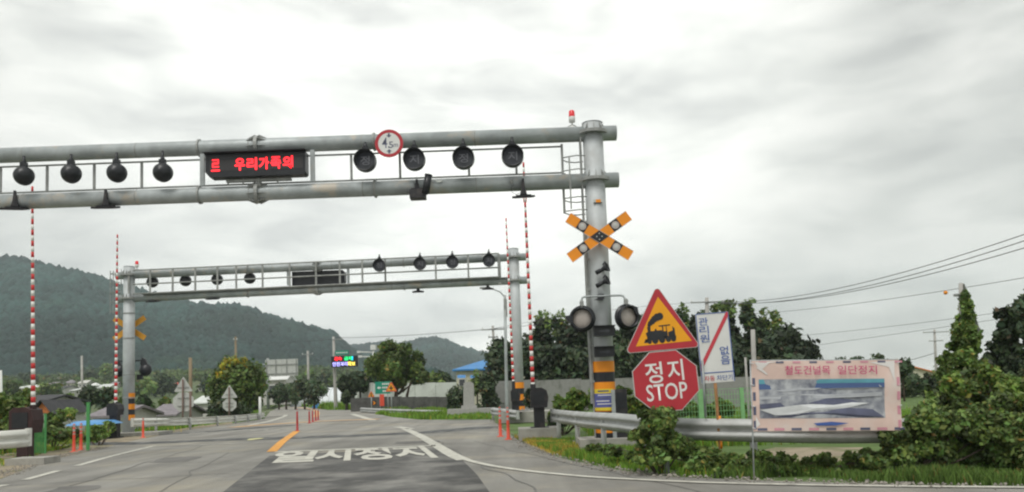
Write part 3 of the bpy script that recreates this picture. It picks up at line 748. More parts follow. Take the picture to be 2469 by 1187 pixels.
# crossbuck --------------------------------------------------------------
def crossbuck(label, x, y, z, front=True):
    t = thing('crossbuck', label, 'crossing sign', (x, y, z), 0, 'crossing signs on the gantry pillars')
    Lh, wd = .83, .235
    for k, a in enumerate((34, -34)):
        rot = Matrix.Rotation(-R(a), 4, 'Y'); yy = -.012*k
        if not front: yy = .012*k
        b = MB().prism([(-Lh, -wd/2), (Lh, -wd/2), (Lh, wd/2), (-Lh, wd/2)], yy-.005, yy+.005, rot).build('board', M_backyel if not front else M_orange, t)
        if front:
            f = MB(); f.prism([(-Lh, -wd/2-.008), (Lh, -wd/2-.008), (Lh, -wd/2), (-Lh, -wd/2)], yy-.008, yy+.008, rot); f.prism([(-Lh, wd/2), (Lh, wd/2), (Lh, wd/2+.008), (-Lh, wd/2+.008)], yy-.008, yy+.008, rot)
            f.build('edge_trim', M_greyf, b)
            for s in (-1, 1):
                MB().prism([(s*.34, -wd/2+.001), (s*.56, -wd/2+.001), (s*.56, wd/2-.001), (s*.34, wd/2-.001)][::s], yy-.008, yy-.0055, rot).build('black_panel', M_black, b)
                c = rot @ Vector((s*.45, yy-.009, 0))
                MB().lathe(c, (0, -1, 0), [(0, .088), (.006, .088), (.006, .0)], 20, False).build('reflector', M_refl, b)
                MB().lathe(c+Vector((0, -.0065, 0)), (0, -1, 0), [(0, .05), (.006, .04), (.006, .0)], 16, False).build('reflector', M_greyf, b)
    if front:
        h = wd/2/math.sin(R(34)); v = wd/2/math.cos(R(34))
        MB().prism([(-h, 0), (0, -v), (h, 0), (0, v)], -.024, -.018).build('centre_panel', M_black, t)
        for dx, dz in ((0, .07), (0, -.07), (.06, 0), (-.06, 0)): MB().lathe((dx, -.025, dz), (0, -1, 0), [(0, .016), (.006, .012), (.006, 0)], 8).build('bolt', M_greyf, t)
    s = 1 if front else -1
    MB().box((0, s*.10, 0), (.07, .17, .07)).build('bracket', M_galvd, t)
    return t
q = P(1445, 571, Y1-.42); crossbuck('orange and black crossbuck facing the viewer on near pillar', q.x, Y1-.42, q.z)

# speakers
for i, (px, py, lab) in enumerate(((1452, 648, 'upper black horn speaker on the near pillar below the crossbuck'), (1453, 680, 'lower black horn speaker on the near pillar above the lamp arm'))):
    q = P(px, py, Y1-.42)
    t = thing('horn_speaker', lab, 'loudspeaker', (q.x, Y1-.42, q.z), 0, 'horn speakers on the near pillar')
    h = MB(); a = Vector((-.13, .08, -.08)); b = Vector((.15, -.08, .05)); d = (b-a).normalized()
    h.lathe(a, d, [(0, .02), (.0, .055), (.12, .05), (.13, .035), (.2, .05), (.30, .12), (.30, .105), (.2, .035)], 16); h.build('horn', M_black, t)
    MB().prism([(.0, .09), (.13, .09), (.06, .17)], -.03, .06).box((.03, .1, .0), (.05, .2, .05)).build('bracket', M_dark, t)

# flashing light pair
q = P(1446, 715, Y1-.3)
t = thing('flashing_lights', 'pair of round crossing lamps on an arched arm across near pillar', 'crossing lights', (q.x, Y1-.36, q.z))
xa, xb = X(1404, 765, Y1-.36)-q.x, X(1511, 765, Y1-.36)-q.x; zl = Z(1458, 767, Y1-.36)-q.z
ar = MB(); ar.path([(xa, 0, zl+.3), (xa-.005, 0, -.1), (xa+.02, 0, -.02), (xa+.09, 0, 0), (xb-.12, 0, 0), (xb-.05, 0, -.02), (xb-.02, 0, -.09), (xb-.0, 0, zl+.3)], .024, 8); ar.build('arm', M_galv, t)
jb = MB(); jb.box((.02, .1, -.01), (.14, .22, .11)); jb.prism([(-.14, -.08), (.06, -.1), (.1, -.03), (-.02, -.05)], -.04, .04)
jb.build('junction_box', M_black, t)
for x, yaw, lab in ((xa, R(-14), 'lamp'), (xb, R(20), 'lamp')):
    d = Vector((math.sin(yaw)*-1 if False else math.sin(yaw), -math.cos(yaw), 0))
    o = Vector((x, 0, zl))
    k = MB(); k.lathe(o, d, [(.02, .02), (.02, .30), (-.01, .30), (-.03, .26), (-.10, .2), (-.16, .12), (-.18, 0)], 32); k.build('backboard', M_black, t)
    k = MB(); k.lathe(o, d, [(.02, .245), (.16, .24), (.16, .225), (.02, .205)], 32); lamp = k.build('lamp_hood', M_black, t)
    MB().lathe(o, d, [(.04, .21), (.06, .18), (.075, .1), (.08, 0)], 28).build('lens', M_lens, lamp)
    jj = MB(); jj.box(o+Vector((0, 0, .34)), (.09, .08, .1)); jj.tube(o+Vector((0, 0, .25)), o+Vector((0, 0, .42)), .035, n=8); jj.build('clamp', M_galvd, t)
MB().prism([(xa-.39, zl+.06), (xa-.22, zl+.09), (xa-.22, zl-.12), (xa-.33, zl-.06)], -.1, .1).build('visor', M_black, t)
MB().prism([(xb+.12, zl+.26), (xb+.24, zl+.2), (xb+.26, zl+.02), (xb+.2, zl+.05)], -.12, .1).build('visor', M_black, t)
# direction indicator boxes
for i, (px, py, lab, ww) in enumerate(((1456, 799, 'upper black indicator box on the near pillar between the lamps', .47), (1457, 849, 'lower black indicator box on the near pillar above orange band', .45))):
    q = P(px, py, Y1-.36); t = thing('indicator_box', lab, 'indicator box', (q.x, Y1-.36, q.z), 0, 'indicator boxes on the near pillar')
    MB().box((0, 0, 0), (ww, .16, .22)).build('housing', M_black, t); MB().box((.0, -.1, .115), (ww+.02, .22, .012)).build('hood', M_black, t)
    MB().prism([(-.12, -.015), (.05, -.015), (.05, -.05), (.14, 0), (.05, .05), (.05, .015), (-.12, .015)], -.085, -.081).build('arrow', M_lensd, t)
    MB().box((-.02, .12, 0), (.1, .08, .1)).build('bracket', M_dark, t)
# cabinet at pillar
q = P(1489, 965, Y1-.1)
t = thing('control_cabinet', 'dark narrow control cabinet with grey side right of near pillar', 'cabinet', (q.x, Y1-.1, 0))
hz = Z(1489, 939, Y1-.1)
MB().box((.06, 0, hz/2), (.27, .3, hz)).build('housing', M_dark, t); MB().box((-.115, -.02, hz/2), (.085, .28, hz-.01)).build('side_panel', M_galv, t)
MB().box((.06, -.154, hz-.25), (.2, .008, .35)).build('door', M_black, t)

# far gantry ---------------------------------------------------------------
xl2 = X(311, 780, Y2); xr2 = X(1244, 780, Y2); zlo2 = Z(1243, 677, Y2); zhi2 = Z(1238, 621, Y2); ztop2 = zhi2+.38
def zq(x): return -.17*(xr2-x)/(xr2-xl2)
def fx(px, py=680): return X(px, py, Y2)
zb_r = .45
pf = [fx(p) for p in (318, 369, 423, 477, 530, 575, 638, 703, 766, 823, 877, 932, 1053, 1131, 1205)]
gf = gantry('far grey steel gantry beyond the crossing with dark display box', Y2, xr2, xl2, zlo2, zhi2, ztop2, .235, .165, .55,
            pf, (zlo2+.16, (zlo2+zhi2)/2+.06, zhi2+.16), -.28, 1, [(fx(766), 1.), (fx(598), .55), (fx(975), .55)], 0, zb_r, .032, -.17)
for px in (695, 840): MB().box((fx(px), .0, (zlo2+zhi2)/2), (.11, .06, zhi2-zlo2-.33)).build('bracket_post', M_galv, gf)
MB().box((fx(1205), -.1, (zlo2+zhi2)/2+.0), (.14, .1, zhi2-zlo2+.3)).build('bracket_post', M_galv, gf)
wk = MB(); wk.box(((xl2+xr2)/2+.2, -.12, zlo2+.13-.085), (xr2-xl2-1.0, .30, .03), Matrix.Rotation(-.17/17, 3, 'Y')); wk.build('walkway', M_galvd, gf)
# far ladder cage left of the left pillar
cgm = MB()
for sx in (-.3, -.5): cgm.tube((xl2+sx, -.1, zlo2-1.0), (xl2+sx, -.1, zhi2+.1), .018, n=6)
cgm.build('ladder_stile', M_galvd, gf)
for k in range(5):
    z = zlo2-.75+k*.42; MB().path([(xl2-.24, -.3, z), (xl2-.5, -.36, z), (xl2-.7, -.26, z), (xl2-.74, 0, z), (xl2-.5, .2, z)], .016, 6).build('cage_hoop', M_galvd, gf)
for x in (-.73, -.6): MB().box((xl2+x, -.2, zlo2+.12), (.03, .02, 1.9)).build('cage_strip', M_galvd, gf)
# bands on far pillars
z = Z(319, 948, Y2)
for i in range(5): arc_band(z-.235, z, xl2, .245, M_orange if i % 2 == 0 else M_black, gf, -1.15, 1.2); z -= .235
z = Z(1250, 922, Y2)
for i in range(5): arc_band(z-.26, z, xr2, .245, M_orange if i % 2 == 0 else M_black, gf, -PI, PI); z -= .26
bd = MB()
for k in (1.6, 2.6, 4.2, 5.3): bd.lathe((xl2, 0, k), (0, 0, 1), [(0, .238), (0, .255), (.05, .255), (.05, .238)], 20, False)
bd.build('strap', M_galvd, gf)
q = G(1262, 1030); tag(MB().box((xr2+.3, Y2-.6, .22), (2.3, 2.2, .44)).build('concrete_footing', M_conc), 'pale concrete plinth under the far right pillar and barrier', 'footing')
tag(MB().box((xl2+.5, Y2-.4, .07), (2.6, 1.4, .14)).build('concrete_footing', M_conc), 'low concrete slab under the far left pillar', 'footing')
beacon('red beacon on the far gantry beam beside its left pillar', X(330, 640, Y2), Y2, zhi2+.2-.17, 1.0)

for i, (px, py) in enumerate(((367, 680), (447, 677), (523, 674), (602, 671))):
    q = P(px, py, Y2+.25)
    warning_lamp('signal_lamp', ['round black lamp on the far gantry closest to its left pillar', 'round black lamp, second from the left on the far gantry', 'round black lamp, third from the left on the far gantry', 'round black lamp on the far gantry left of the dark display'][i],
                 q.x, Y2+.25, zhi2-.12+zq(q.x), q.z, .25, False, '', 'round lamps on the far gantry')
for i, (px, py, ch) in enumerate(((915, 641, '정'), (1013, 637, '지'), (1091, 633, '정'), (1179, 629, '지'))):
    q = P(px, py, Y2-.45)
    warning_lamp('signal_lamp', ['peaked black lamp first to the right of the far dark display', 'peaked black lamp, second of the right four on far gantry', 'peaked black lamp, third of the right four on far gantry', 'peaked black lamp on the far gantry closest to right pillar'][i],
                 q.x, Y2-.45, q.z+.5, q.z, .27, True, ch, 'round lamps on the far gantry', peak=True)
for px, py, lab in ((370, 716, 'floodlight under the far beam closest to its left pillar'), (513, 710, 'floodlight under the far beam below the third lamp'), (1008, 693, 'floodlight under the far beam below the peaked lamps'), (1176, 686, 'floodlight under the far beam left of the right pillar')):
    q = P(px, py, Y2); floodlight(lab, q.x, Y2, q.z+.10, .05, .2, 'floodlights under the far beam')
q = P(770, 672, Y2+.3)
t = thing('text_display', 'unlit black display box mounted on the far gantry', 'led display', (q.x, Y2+.1, q.z))
MB().prism([(-1.17, .32), (-1.17, -.30), (1.07, -.30), (1.17, -.18), (1.17, .20), (1.08, .32)], 0, .4).build('housing', M_black, t)
MB().box((0, .46, .26), (2.3, .2, .02)).build('hood', M_black, t); MB().box((0, .2, -.33), (.3, .1, .12)).build('mounting', M_galvd, t)
q = P(312, 792, Y2+.35); crossbuck('ochre back of crossbuck behind the far left pillar', q.x, Y2+.35, q.z, False)
# flashing lamps seen from behind on far left pillar
q = P(350, 892, Y2+.3)
t = thing('flashing_lights', 'black crossing lamps seen from behind beside far left pillar', 'crossing lights', (xl2, Y2+.3, q.z))
for x in (q.x-xl2, -(q.x-xl2)*1.0):
    MB().lathe((x, 0, 0), (0, -1, 0), [(-.1, .25), (-.05, .28), (0, .28), (.06, .22), (.14, .12), (.16, 0)], 24).build('backboard', M_black, t)
    MB().prism([(x-.15, .1), (x+.12, .25), (x+.02, .48), (x-.12, .55), (x-.2, .3)], -.05, .05).build('bracket', M_black, t)
MB().tube((-(q.x-xl2), 0, .42), (q.x-xl2, 0, .42), .03, n=8).box((.35, 0, -.32), (.22, .14, .22)).build('arm', M_black, t)

# ------------------------------------------------------------------ barriers
def barrier(label, mx, my, mtop, zb, top, bot, Y, r, nst, m=M_dark, hh=.55, lat=False, side=1, ww=.5):
    """mx base x; arm from bot to top (world points)"""
    t = thing('crossing_barrier', label, 'barrier', (mx, Y, zb), 0, 'raised barriers of the level crossing')
    h = mtop-zb
    MB().box((0, 0, (h-hh)/2), (.30, .32, h-hh)).box((0, 0, .02), (.5, .5, .04)).build('pedestal', m, t)
    b = MB(); b.prism([(-ww/2, h-hh), (ww/2, h-hh), (ww/2+.04, h-hh*.5), (ww/2, h-.08), (ww*.2, h), (-ww*.3, h), (-ww/2, h-.1)], -.26, .26); b.build('motor_housing', m, t)
    MB().box((0, -.267, h-hh*.5), (ww*.7, .012, hh*.6)).build('access_door', M_black, t)
    o = Vector((mx, Y, zb)); a = Vector(bot)-o; c = Vector(top)-o
    for i in range(nst):
        p0, p1 = a.lerp(c, i/nst), a.lerp(c, (i+1)/nst); r0 = r*(1-.5*i/nst); r1 = r*(1-.5*(i+1)/nst)
        MB().tube(p0, p1, r0, r1, 10).build('arm_segment', M_barred if i % 2 else M_barwhite, t)
    k = MB(); k.box(a+Vector((0, 0, -.1)), (.14, .12, .4)); k.build('arm_clamp', m, t)
    if lat:
        lp = a.lerp(c, .845); 
        l = MB(); l.box(lp, (.10, .03, .32)); l.build('marker_plate', M_barred, t)
        for j in range(6): MB().box(lp+Vector((0, -.018, -.12+j*.05)), (.08, .006, .014)).build('marker_slot', M_refl, t)
    return t
YB = 22.0
barrier('barrier with dark motor box and lattice tipped arm right of the red delineators', X(1300, 1000, YB), 0, Z(1300, 935, YB), Z(1300, 1033, YB), P(1262, 392, YB), P(1285, 935, YB), YB, .055, 44, lat=True, ww=.45)
barrier('barrier at far left of the picture with maroon motor box', X(62, 1020, YB), 0, Z(62, 982, YB), -.1, P(78, 450, YB), P(80, 985, YB), YB, .06, 40, m=M_maroon, hh=.72, ww=.62)
YC = 32.5
barrier('barrier standing just left of the far left pillar', X(277, 1020, YC), 0, Z(277, 972, YC), 0, P(283, 566, YC), P(279, 975, YC), YC, .065, 48, ww=.44, hh=.5)
barrier('barrier standing in front of the far right pillar', X(1243, 980, YC), 0, Z(1243, 938, YC), .4, P(1220, 526, YC), P(1238, 925, YC), YC, .055, 46, ww=.36, hh=.5)
tag(MB().box((X(1300, 1045, YB), YB, .1), (1.15, 1.2, .42)).build('concrete_footing', M_conc), 'stained concrete block under the barrier with the lattice tipped arm', 'footing')
MB_ = MB().box((X(80, 1083, 19.5), 19.5, .05), (.95, .7, .22)); tag(MB_.build('kerb_block', M_conc), 'rounded concrete block at the end of the left guardrail', 'kerb')

# ------------------------------------------------------------------ delineators
def delineator(label, p, h, m, bands, group, base=True):
    t = thing('delineator_post', label, 'delineator', p, 0, group)
    b = MB(); b.lathe((0, 0, 0), (0, 0, 1), [(0, .11), (.02, .10), (.03, .05), (h*.45, .042), (h-.02, .034), (h, .0)], 14); b.build('post', m, t)
    for i in range(bands): MB().lathe((0, 0, h-.10-i*.13), (0, 0, 1), [(0, .040), (.07, .039)], 14).build('reflective_band', M_refl, t)
    return t
gl = 'flexible red posts beside the crossing'
for px, py, h, lab in ((178, 1090, .84, 'orange red delineator, left one of the pair near the left guardrail'), (195, 1086, .84, 'orange red delineator, right one of the pair near left guardrail'),
                       (1207, 1053, .88, 'orange red delineator, left one of the pair at right road edge'), (1226, 1060, .9, 'orange red delineator, right one of the pair at right road edge')):
    delineator(lab, G(px, py), h, M_post, 3, gl)
delineator('single orange red delineator in front of the far left guardrail', G(345, 1056), .78, M_post, 1, gl)
gl = 'dark red posts along the orange centre line'
for px, py, h, lab in ((717, 1040, .9, 'tall dark red delineator at the end of the orange centre line'), (746, 1021, .72, 'dark red delineator, nearest of the small row beyond centre line'), (754, 1018, .72, 'dark red delineator, second of the small row beyond centre line'), (761, 1015, .7, 'dark red delineator, third of the small row beyond centre line'), (767, 1013, .66, 'dark red delineator, last of the small row beyond centre line')):
    delineator(lab, G(px, py), h, M_postd, 1, gl)

# ------------------------------------------------------------------ guardrails
def guardrail(label, pts, ztops, m=M_guard, posts=None, group='corrugated guardrails', hgt=.35, end=True, step=2.0):
    base = Vector((pts[0][0], pts[0][1], 0)); t = thing('guardrail', label, 'guardrail', base, 0, group)
    P3 = smooth([Vector((p[0], p[1], z)) for p, z in zip(pts, ztops)], 5); P3 = [p-base for p in P3]
    prof = [(.0, 0), (.02, -.03), (.075, -.075), (.075, -.115), (.0, -.155), (.0, -.195), (.075, -.235), (.075, -.275), (.02, -.32), (0, -.35)]
    vs = []; n = len(prof)
    for i, p in enumerate(P3):
        d = P3[min(i+1, len(P3)-1)]-P3[max(i-1, 0)]; d.z = 0; d.normalize(); nn = Vector((d.y, -d.x, 0))
        if nn.y > 0: nn = -nn
        for o, z in prof: vs.append(p + nn*o + Vector((0, 0, z*hgt/.35)))
    mb = MB(); mb.add(vs, [(i*n+k, i*n+k+1, (i+1)*n+k+1, (i+1)*n+k) for i in range(len(P3)-1) for k in range(n-1)], True)
    b = mb.build('beam', m, t); sol = b.modifiers.new('thickness', 'SOLIDIFY'); sol.thickness = .006
    # posts
    acc = step*.4
    for a, b2 in zip(P3[:-1], P3[1:]):
        l = (b2-a).length; acc += l
        if acc > step:
            acc = 0; c = a.lerp(b2, .5)
            MB().tube((c.x, c.y+.12, -.2-0), (c.x, c.y+.12, c.z-.02), .057, n=12).box((c.x, c.y+.03, c.z-.17), (.07, .1, .2)).build('post', M_guard, t)
    if end:
        for p, q in ((P3[0], P3[1]),):
            d = (p-q); d.z = 0; d.normalize()
            e = MB(); c = p+d*.0+Vector((0, .04, -.175)); e.lathe(c+Vector((0, 0, -.18*hgt/.35)), (0, 0, 1), [(0, .0), (.0, .07), (.36*hgt/.35, .07), (.36*hgt/.35, 0)], 14, False); e.build('end_cap', m, t)
    return t
rp = [(1333, 22.), (1400, 18.), (1480, 15.2), (1560, 13.6), (1640, 12.9), (1800, 12.2), (2000, 11.7), (2250, 11.4), (2700, 11.)]
guardrail('long grey guardrail running behind the stop sign and banner', [(X(p, 1000, y), y) for p, y in rp], [.80, .83, .87, .86, .83, .81, .78, .77, .77])
q = P(1690, 1045, 12.4)
guardrail('near pale guardrail at the left picture edge', [(X(66, 1035, 17.6), 17.6), (X(0, 1035, 17.), 17.), (-12, 16.)], [.90, .90, .90], m=M_guardw, hgt=.38)
lp = [(318, 33., 1009), (400, 36., 1008), (480, 40., 1006), (560, 45., 1002), (610, 50, 998), (640, 55., 993)]
guardrail('white guardrail curving from the far left pillar to the round tree', [(X(p, r_, y), y) for p, y, r_ in lp], [Z(p, r_, y) for p, y, r_ in lp], m=M_guardw, step=3)
lp = [(1085, 47., 990), (1000, 51., 988), (905, 57., 985), (870, 62., 983)]
guardrail('low guardrail beyond the crossing in front of the green direction sign', [(X(p, r_, y), y) for p, y, r_ in lp], [Z(p, r_, y) for p, y, r_ in lp], step=3)
lp = [(1248, 31.5, 990), (1215, 33.5, 986), (1186, 37., 983)]
guardrail('short guardrail stub behind the right pair of delineators', [(X(p, r_, y), y) for p, y, r_ in lp], [Z(p, r_, y) for p, y, r_ in lp], step=2)

# ------------------------------------------------------------------ signs on the right
YS = 12.35
tilt = -R(3.2)
q = P(1600, 925, YS)
sp = thing('sign_post', 'galvanised round post holding the train warning and stop signs', 'post', (q.x, YS+.06, 0))
MB().tube((0, 0, -.3), (0, 0, Z(1590, 720, YS)), .038, n=12).build('pipe', M_galv, sp)
# triangle
a, b, c = P(1583, 688, YS), P(1507, 853, YS), P(1690, 837, YS); cen = (a+b+c)/3
t = thing('train_warning_sign', 'red bordered triangle with black steam locomotive above stop sign', 'road sign', (cen.x, YS, cen.z))
def rtri(pts, rad, n=5):
    out = []
    for i in range(3):
        p = Vector(pts[i]); u = (Vector(pts[i-1])-p).normalized(); v = (Vector(pts[(i+1) % 3])-p).normalized()
        ha = math.acos(max(-1, min(1, u.dot(v))))/2; dd = rad/math.tan(ha); cc = p+(u+v).normalized()*(rad/math.sin(ha))
        a0 = (p+u*dd)-cc; a1 = (p+v*dd)-cc
        for k in range(n+1): out.append(tuple(cc+(a0.lerp(a1, k/n)).normalized()*rad))
    return out
T3 = [Vector((p.x-cen.x, p.z-cen.z)) for p in (a, b, c)]
MB().prism(rtri(T3, .05), -.004, .012).build('plate', M_greyf, t)
MB().prism(rtri([p*.975 for p in T3], .045), -.0065, -.0045).build('border', M_red, t)
T4 = [Vector((p.x-cen.x, p.z-cen.z)) for p in (P(1586, 716, YS), P(1533, 836, YS), P(1668, 822, YS))]
MB().prism([tuple(p) for p in T4], -.009, -.007).build('face', M_signyel, t)
tr = thing_ = None
rotm = Matrix.Translation((-.025, 0, -.08)) @ Matrix.Rotation(tilt*1.3, 4, 'Y') @ Matrix.Diagonal((.9, 1, .95, 1))
def S_(poly, nm='locomotive'):
    return MB().prism(poly, -.0115, -.0095, rotm).build(nm, M_black, t)
def circ(cx_, cz_, r_, n=16): return [(cx_+r_*math.cos(2*PI*i/n), cz_+r_*math.sin(2*PI*i/n)) for i in range(n)]
loc = MB()
for poly in ([(-.22, -.06), (.05, -.06), (.05, .055), (-.19, .055), (-.24, .03)], [(-.20, .05), (-.15, .05), (-.145, .13), (-.205, .13)], [(-.08, .05), (-.04, .05), (-.05, .085), (-.075, .085)],
             [(.05, -.07), (.14, -.07), (.14, .03), (.05, .03)], [(.055, .02), (.075, .02), (.075, .12), (.055, .12)], [(.0, .115), (.2, .115), (.2, .135), (.0, .135)], [(.12, .02), (.135, .02), (.135, .12), (.12, .12)],
             [(.15, -.06), (.27, -.06), (.27, .06), (.235, .10), (.235, .03), (.15, .01)], [(-.26, -.10), (.28, -.10), (.28, -.055), (-.22, -.055)], [(-.29, -.13), (-.2, -.13), (-.22, -.07), (-.26, -.07)]):
    loc.prism(poly, -.0115, -.0095, rotm)
for cx_, cz_, r_ in ((-.19, -.115, .038), (-.09, -.105, .055), (.03, -.105, .055), (.14, -.11, .045), (.23, -.11, .045)):
    loc.prism(circ(cx_, cz_, r_), -.013, -.0117, rotm)
loc.build('locomotive', M_black, t)
sm_ = MB()
for j, (cx_, cz_, r_) in enumerate(((-.165, .155, .03), (-.14, .185, .042), (-.10, .215, .05), (-.06, .25, .055), (-.01, .275, .062), (.04, .285, .06))):
    sm_.prism(circ(cx_, cz_, r_), -.0115-.001*j, -.0095-.001*j, rotm)
sm_.build('smoke', M_black, t)
MB().box((0, .03, .1), (.3, .03, .05)).box((0, .03, -.15), (.3, .03, .05)).build('bracket', M_galvd, t)
# octagon
cen = P(1605, 919, YS); t = thing('stop_sign', 'red octagon reading stop in hangul and latin letters', 'road sign', (cen.x, YS, cen.z))
rw = .55
def octo(r_, x_=1., z_=.93): return [tuple((Matrix.Rotation(-tilt, 2) @ Vector((r_*x_*math.cos(PI/8+i*PI/4), r_*z_*math.sin(PI/8+i*PI/4))))) for i in range(8)]
MB().prism(octo(rw), -.004, .012).build('plate', M_greyf, t); MB().prism(octo(rw*.975), -.0065, -.0045).build('face', M_red, t)
def tl(s_, x_, z_, w_, h_, b_):
    o = lettering(s_, M_glyph, t, x_, z_, w_, h_, y=-.009, bold=b_*.35); o.rotation_euler = (0, tilt*1.1, 0); return o
tl('정', -.17, .145, .27, .33, .03); tl('지', .17, .155, .25, .33, .03); tl('STOP', .0, -.165, .64, .26, .022)
MB().box((0, .03, 0), (.4, .03, .05)).build('bracket', M_galvd, t)

# white board, unattended crossing notice
a, b, c = P(1681, 756, YS+.2), P(1758, 748, YS+.2), P(1690, 924, YS+.2); cen = (P(1684, 840, YS+.2)+P(1764, 836, YS+.2))/2
bw, bh = (b-a).length*1.03, (c-a).length
t = thing('notice_board', 'white upright notice board with red diagonal stroke and blue hangul', 'notice board', (cen.x, YS+.2, cen.z)); t.rotation_euler = (0, -R(2.2), 0)
MB().box((0, .008, 0), (bw, .016, bh)).build('panel', M_white, t)
e = MB()
for x in (-1, 1): e.box((x*(bw/2-.008), -.004, 0), (.012, .004, bh-.01))
e.box((0, -.004, bh/2-.008), (bw-.03, .004, .012)); e.box((0, -.004, -bh/2+.16), (bw-.03, .004, .014)); e.build('blue_border', M_bglyph, t)
for i, ch in enumerate('관리원'): lettering(ch, M_bglyph, t, -bw/2+.115, bh/2-.13-i*.135, .15, .125, y=-.009, bold=.006)
for i, ch in enumerate('없음'): lettering(ch, M_bglyph, t, bw/2-.12, -.06-i*.15, .15, .135, y=-.009, bold=.006)
MB().add([(-bw/2+.012, -.0075, -bh/2+.30), (-bw/2+.012, -.0075, -bh/2+.19), (bw/2-.012, -.0075, bh/2-.07), (bw/2-.012, -.0075, bh/2-.005), (bw/2-.04, -.0075, bh/2-.005)], [(0, 1, 2, 3, 4)]).build('red_stroke', M_redline, t)
lettering('자동', M_redline, t, -bw/2+.13, -bh/2+.07, .17, .085, y=-.009, bold=.004); lettering('차단기', M_bglyph, t, bw/2-.16, -bh/2+.07, .25, .085, y=-.009, bold=.004)
pt = thing('board_post', 'thin rusty orange post standing under the white notice board', 'post', (X(1737, 1060, YS+.12), YS+.12, 0))
MB().tube((0, 0, -.3), (-.03, .0, cen.z-bh/2-.01), .026, n=10).build('pipe', M_rust, pt)
for k in (.35, .72): MB().tube((0, 0, k), (0, 0, k+.14), .029, n=10).build('orange_band', M_orange, pt)
MB().tube((-.2, .05, cen.z-1.1), (-.2, .05, cen.z-.2), .02, n=8).build('pipe', M_galv, pt)
# banner ------------------------------------------------------------------
YN = 11.15
a, b, c = P(1812, 870, YN), P(2168, 869, YN), P(1817, 1040, YN)
cen = (b+c)/2; bw, bh = (b-a).length, (c-a).length
t = thing('banner_board', 'pink photo banner urging drivers to stop, tied before the guardrail', 'banner', (cen.x, YN, cen.z)); t.rotation_euler = (0, R(1.7), 0)
nxx, nzz = 24, 12; vs = []
for j in range(nzz+1):
    for i in range(nxx+1):
        u, v = i/nxx, j/nzz; vs.append(((u-.5)*bw, .012*math.sin(u*9+v*3)+.008*math.sin(v*11+u*4)+.012, (v-.5)*bh))
def bsheet(x0, x1, z0, z1, dy, m, nm, nxs=None, clipf=None):
    """a print area following the creases of the cloth"""
    n1_, n2_ = max(2, int((x1-x0)/bw*24)), max(1, int((z1-z0)/bh*12)); vv = []
    for j in range(n2_+1):
        for i in range(n1_+1):
            x = x0+(x1-x0)*i/n1_; z = z0+(z1-z0)*j/n2_; u, v = x/bw+.5, z/bh+.5
            vv.append((x, .012*math.sin(u*9+v*3)+.008*math.sin(v*11+u*4)+.012-dy, z))
    mb = MB(); mb.add(vv, [(j*(n1_+1)+i, j*(n1_+1)+i+1, (j+1)*(n1_+1)+i+1, (j+1)*(n1_+1)+i) for j in range(n2_) for i in range(n1_)], True)
    return mb.build(nm, m, t)
bsheet(-bw/2, bw/2, -bh/2, bh/2, 0, M_peach, 'cloth')
def by(x, z): u, v = x/bw+.5, z/bh+.5; return .012*math.sin(u*9+v*3)+.008*math.sin(v*11+u*4)+.012
px0, px1, pz0, pz1 = -bw/2+.10, -bw/2+1.86, -bh/2+.18, bh/2-.26
ph = bsheet(px0, px1, pz0, pz1, .003, M_photo, 'photo_print')
def shape(pts, m, dy, nm='print_shape'):
    out = [(px0+(px1-px0)*x, pz0+(pz1-pz0)*z) for x, z in pts]; ym = min(by(x, z) for x, z in out)
    mb = MB(); cx_ = sum(p[0] for p in out)/len(out); cz_ = sum(p[1] for p in out)/len(out); k = len(out)
    vv = [(x, by(x, z)-dy, z) for x, z in out]+[(cx_, by(cx_, cz_)-dy-.001, cz_)]
    mb.add(vv, [(i, (i+1) % k, k) for i in range(k)]); return mb.build(nm, m, t)
shape([(0, .88), (1, .9), (1, 1), (0, 1)], M_pteal, .006)
shape([(.0, .74), (1, .78), (1, .9), (0, .88)], mat('banner_blue', (.07, .12, .26), .5), .0065)
shape([(.12, .70), (.3, .78), (.5, .77), (.44, .72), (.2, .68)], M_pgrey, .009)
shape([(.55, .74), (.7, .82), (.95, .86), (.98, .79), (.8, .74)], M_pgrey, .009)
shape([(.0, .55), (.3, .62), (.62, .6), (.98, .66), (.98, .56), (.5, .5), (.0, .48)], M_pgrey, .008)
shape([(.38, .38), (.55, .52), (.72, .48), (.82, .38), (.6, .33)], M_pdark, .010)
shape([(.0, .36), (.16, .40), (.2, .30), (.05, .24), (.0, .26)], M_pdark, .010)
shape([(.0, .22), (.3, .34), (.72, .40), (.88, .38), (.7, .26), (.3, .10), (.12, .08)], M_pwhite, .012)
shape([(.1, .02), (.3, .12), (.7, .26), (.9, .22), (.99, .02)], M_pdark, .013)
lettering('철도건널목', M_rglyph, t, -bw/2+.78, bh/2-.135, .64, .125, y=-.022, bold=.004)
lettering('일단정지', M_rglyph, t, -bw/2+1.48, bh/2-.135, .55, .125, y=-.022, bold=.004)
shape([(.42, -.13), (.56, -.09), (.70, -.13), (.6, -.19), (.45, -.19)], M_bglyph, .02)
for i in range(9):
    bsheet(-bw/2+.1+i*.24, -bw/2+.21+i*.24, bh/2-.035, bh/2-.008, .005, M_pdark if i % 2 else M_pink, 'edge_dash'); bsheet(-bw/2+.06+i*.24, -bw/2+.20+i*.24, -bh/2+.01, -bh/2+.045, .005, M_pdark if i % 2 == 0 else M_pink, 'edge_dash')
for i in range(4): bsheet(-bw/2+.01, -bw/2+.05, bh/2-.36-i*.2, bh/2-.24-i*.2, .005, M_pdark, 'edge_dash'); bsheet(bw/2-.05, bw/2-.01, bh/2-.36-i*.2, bh/2-.24-i*.2, .005, M_pink, 'edge_dash')
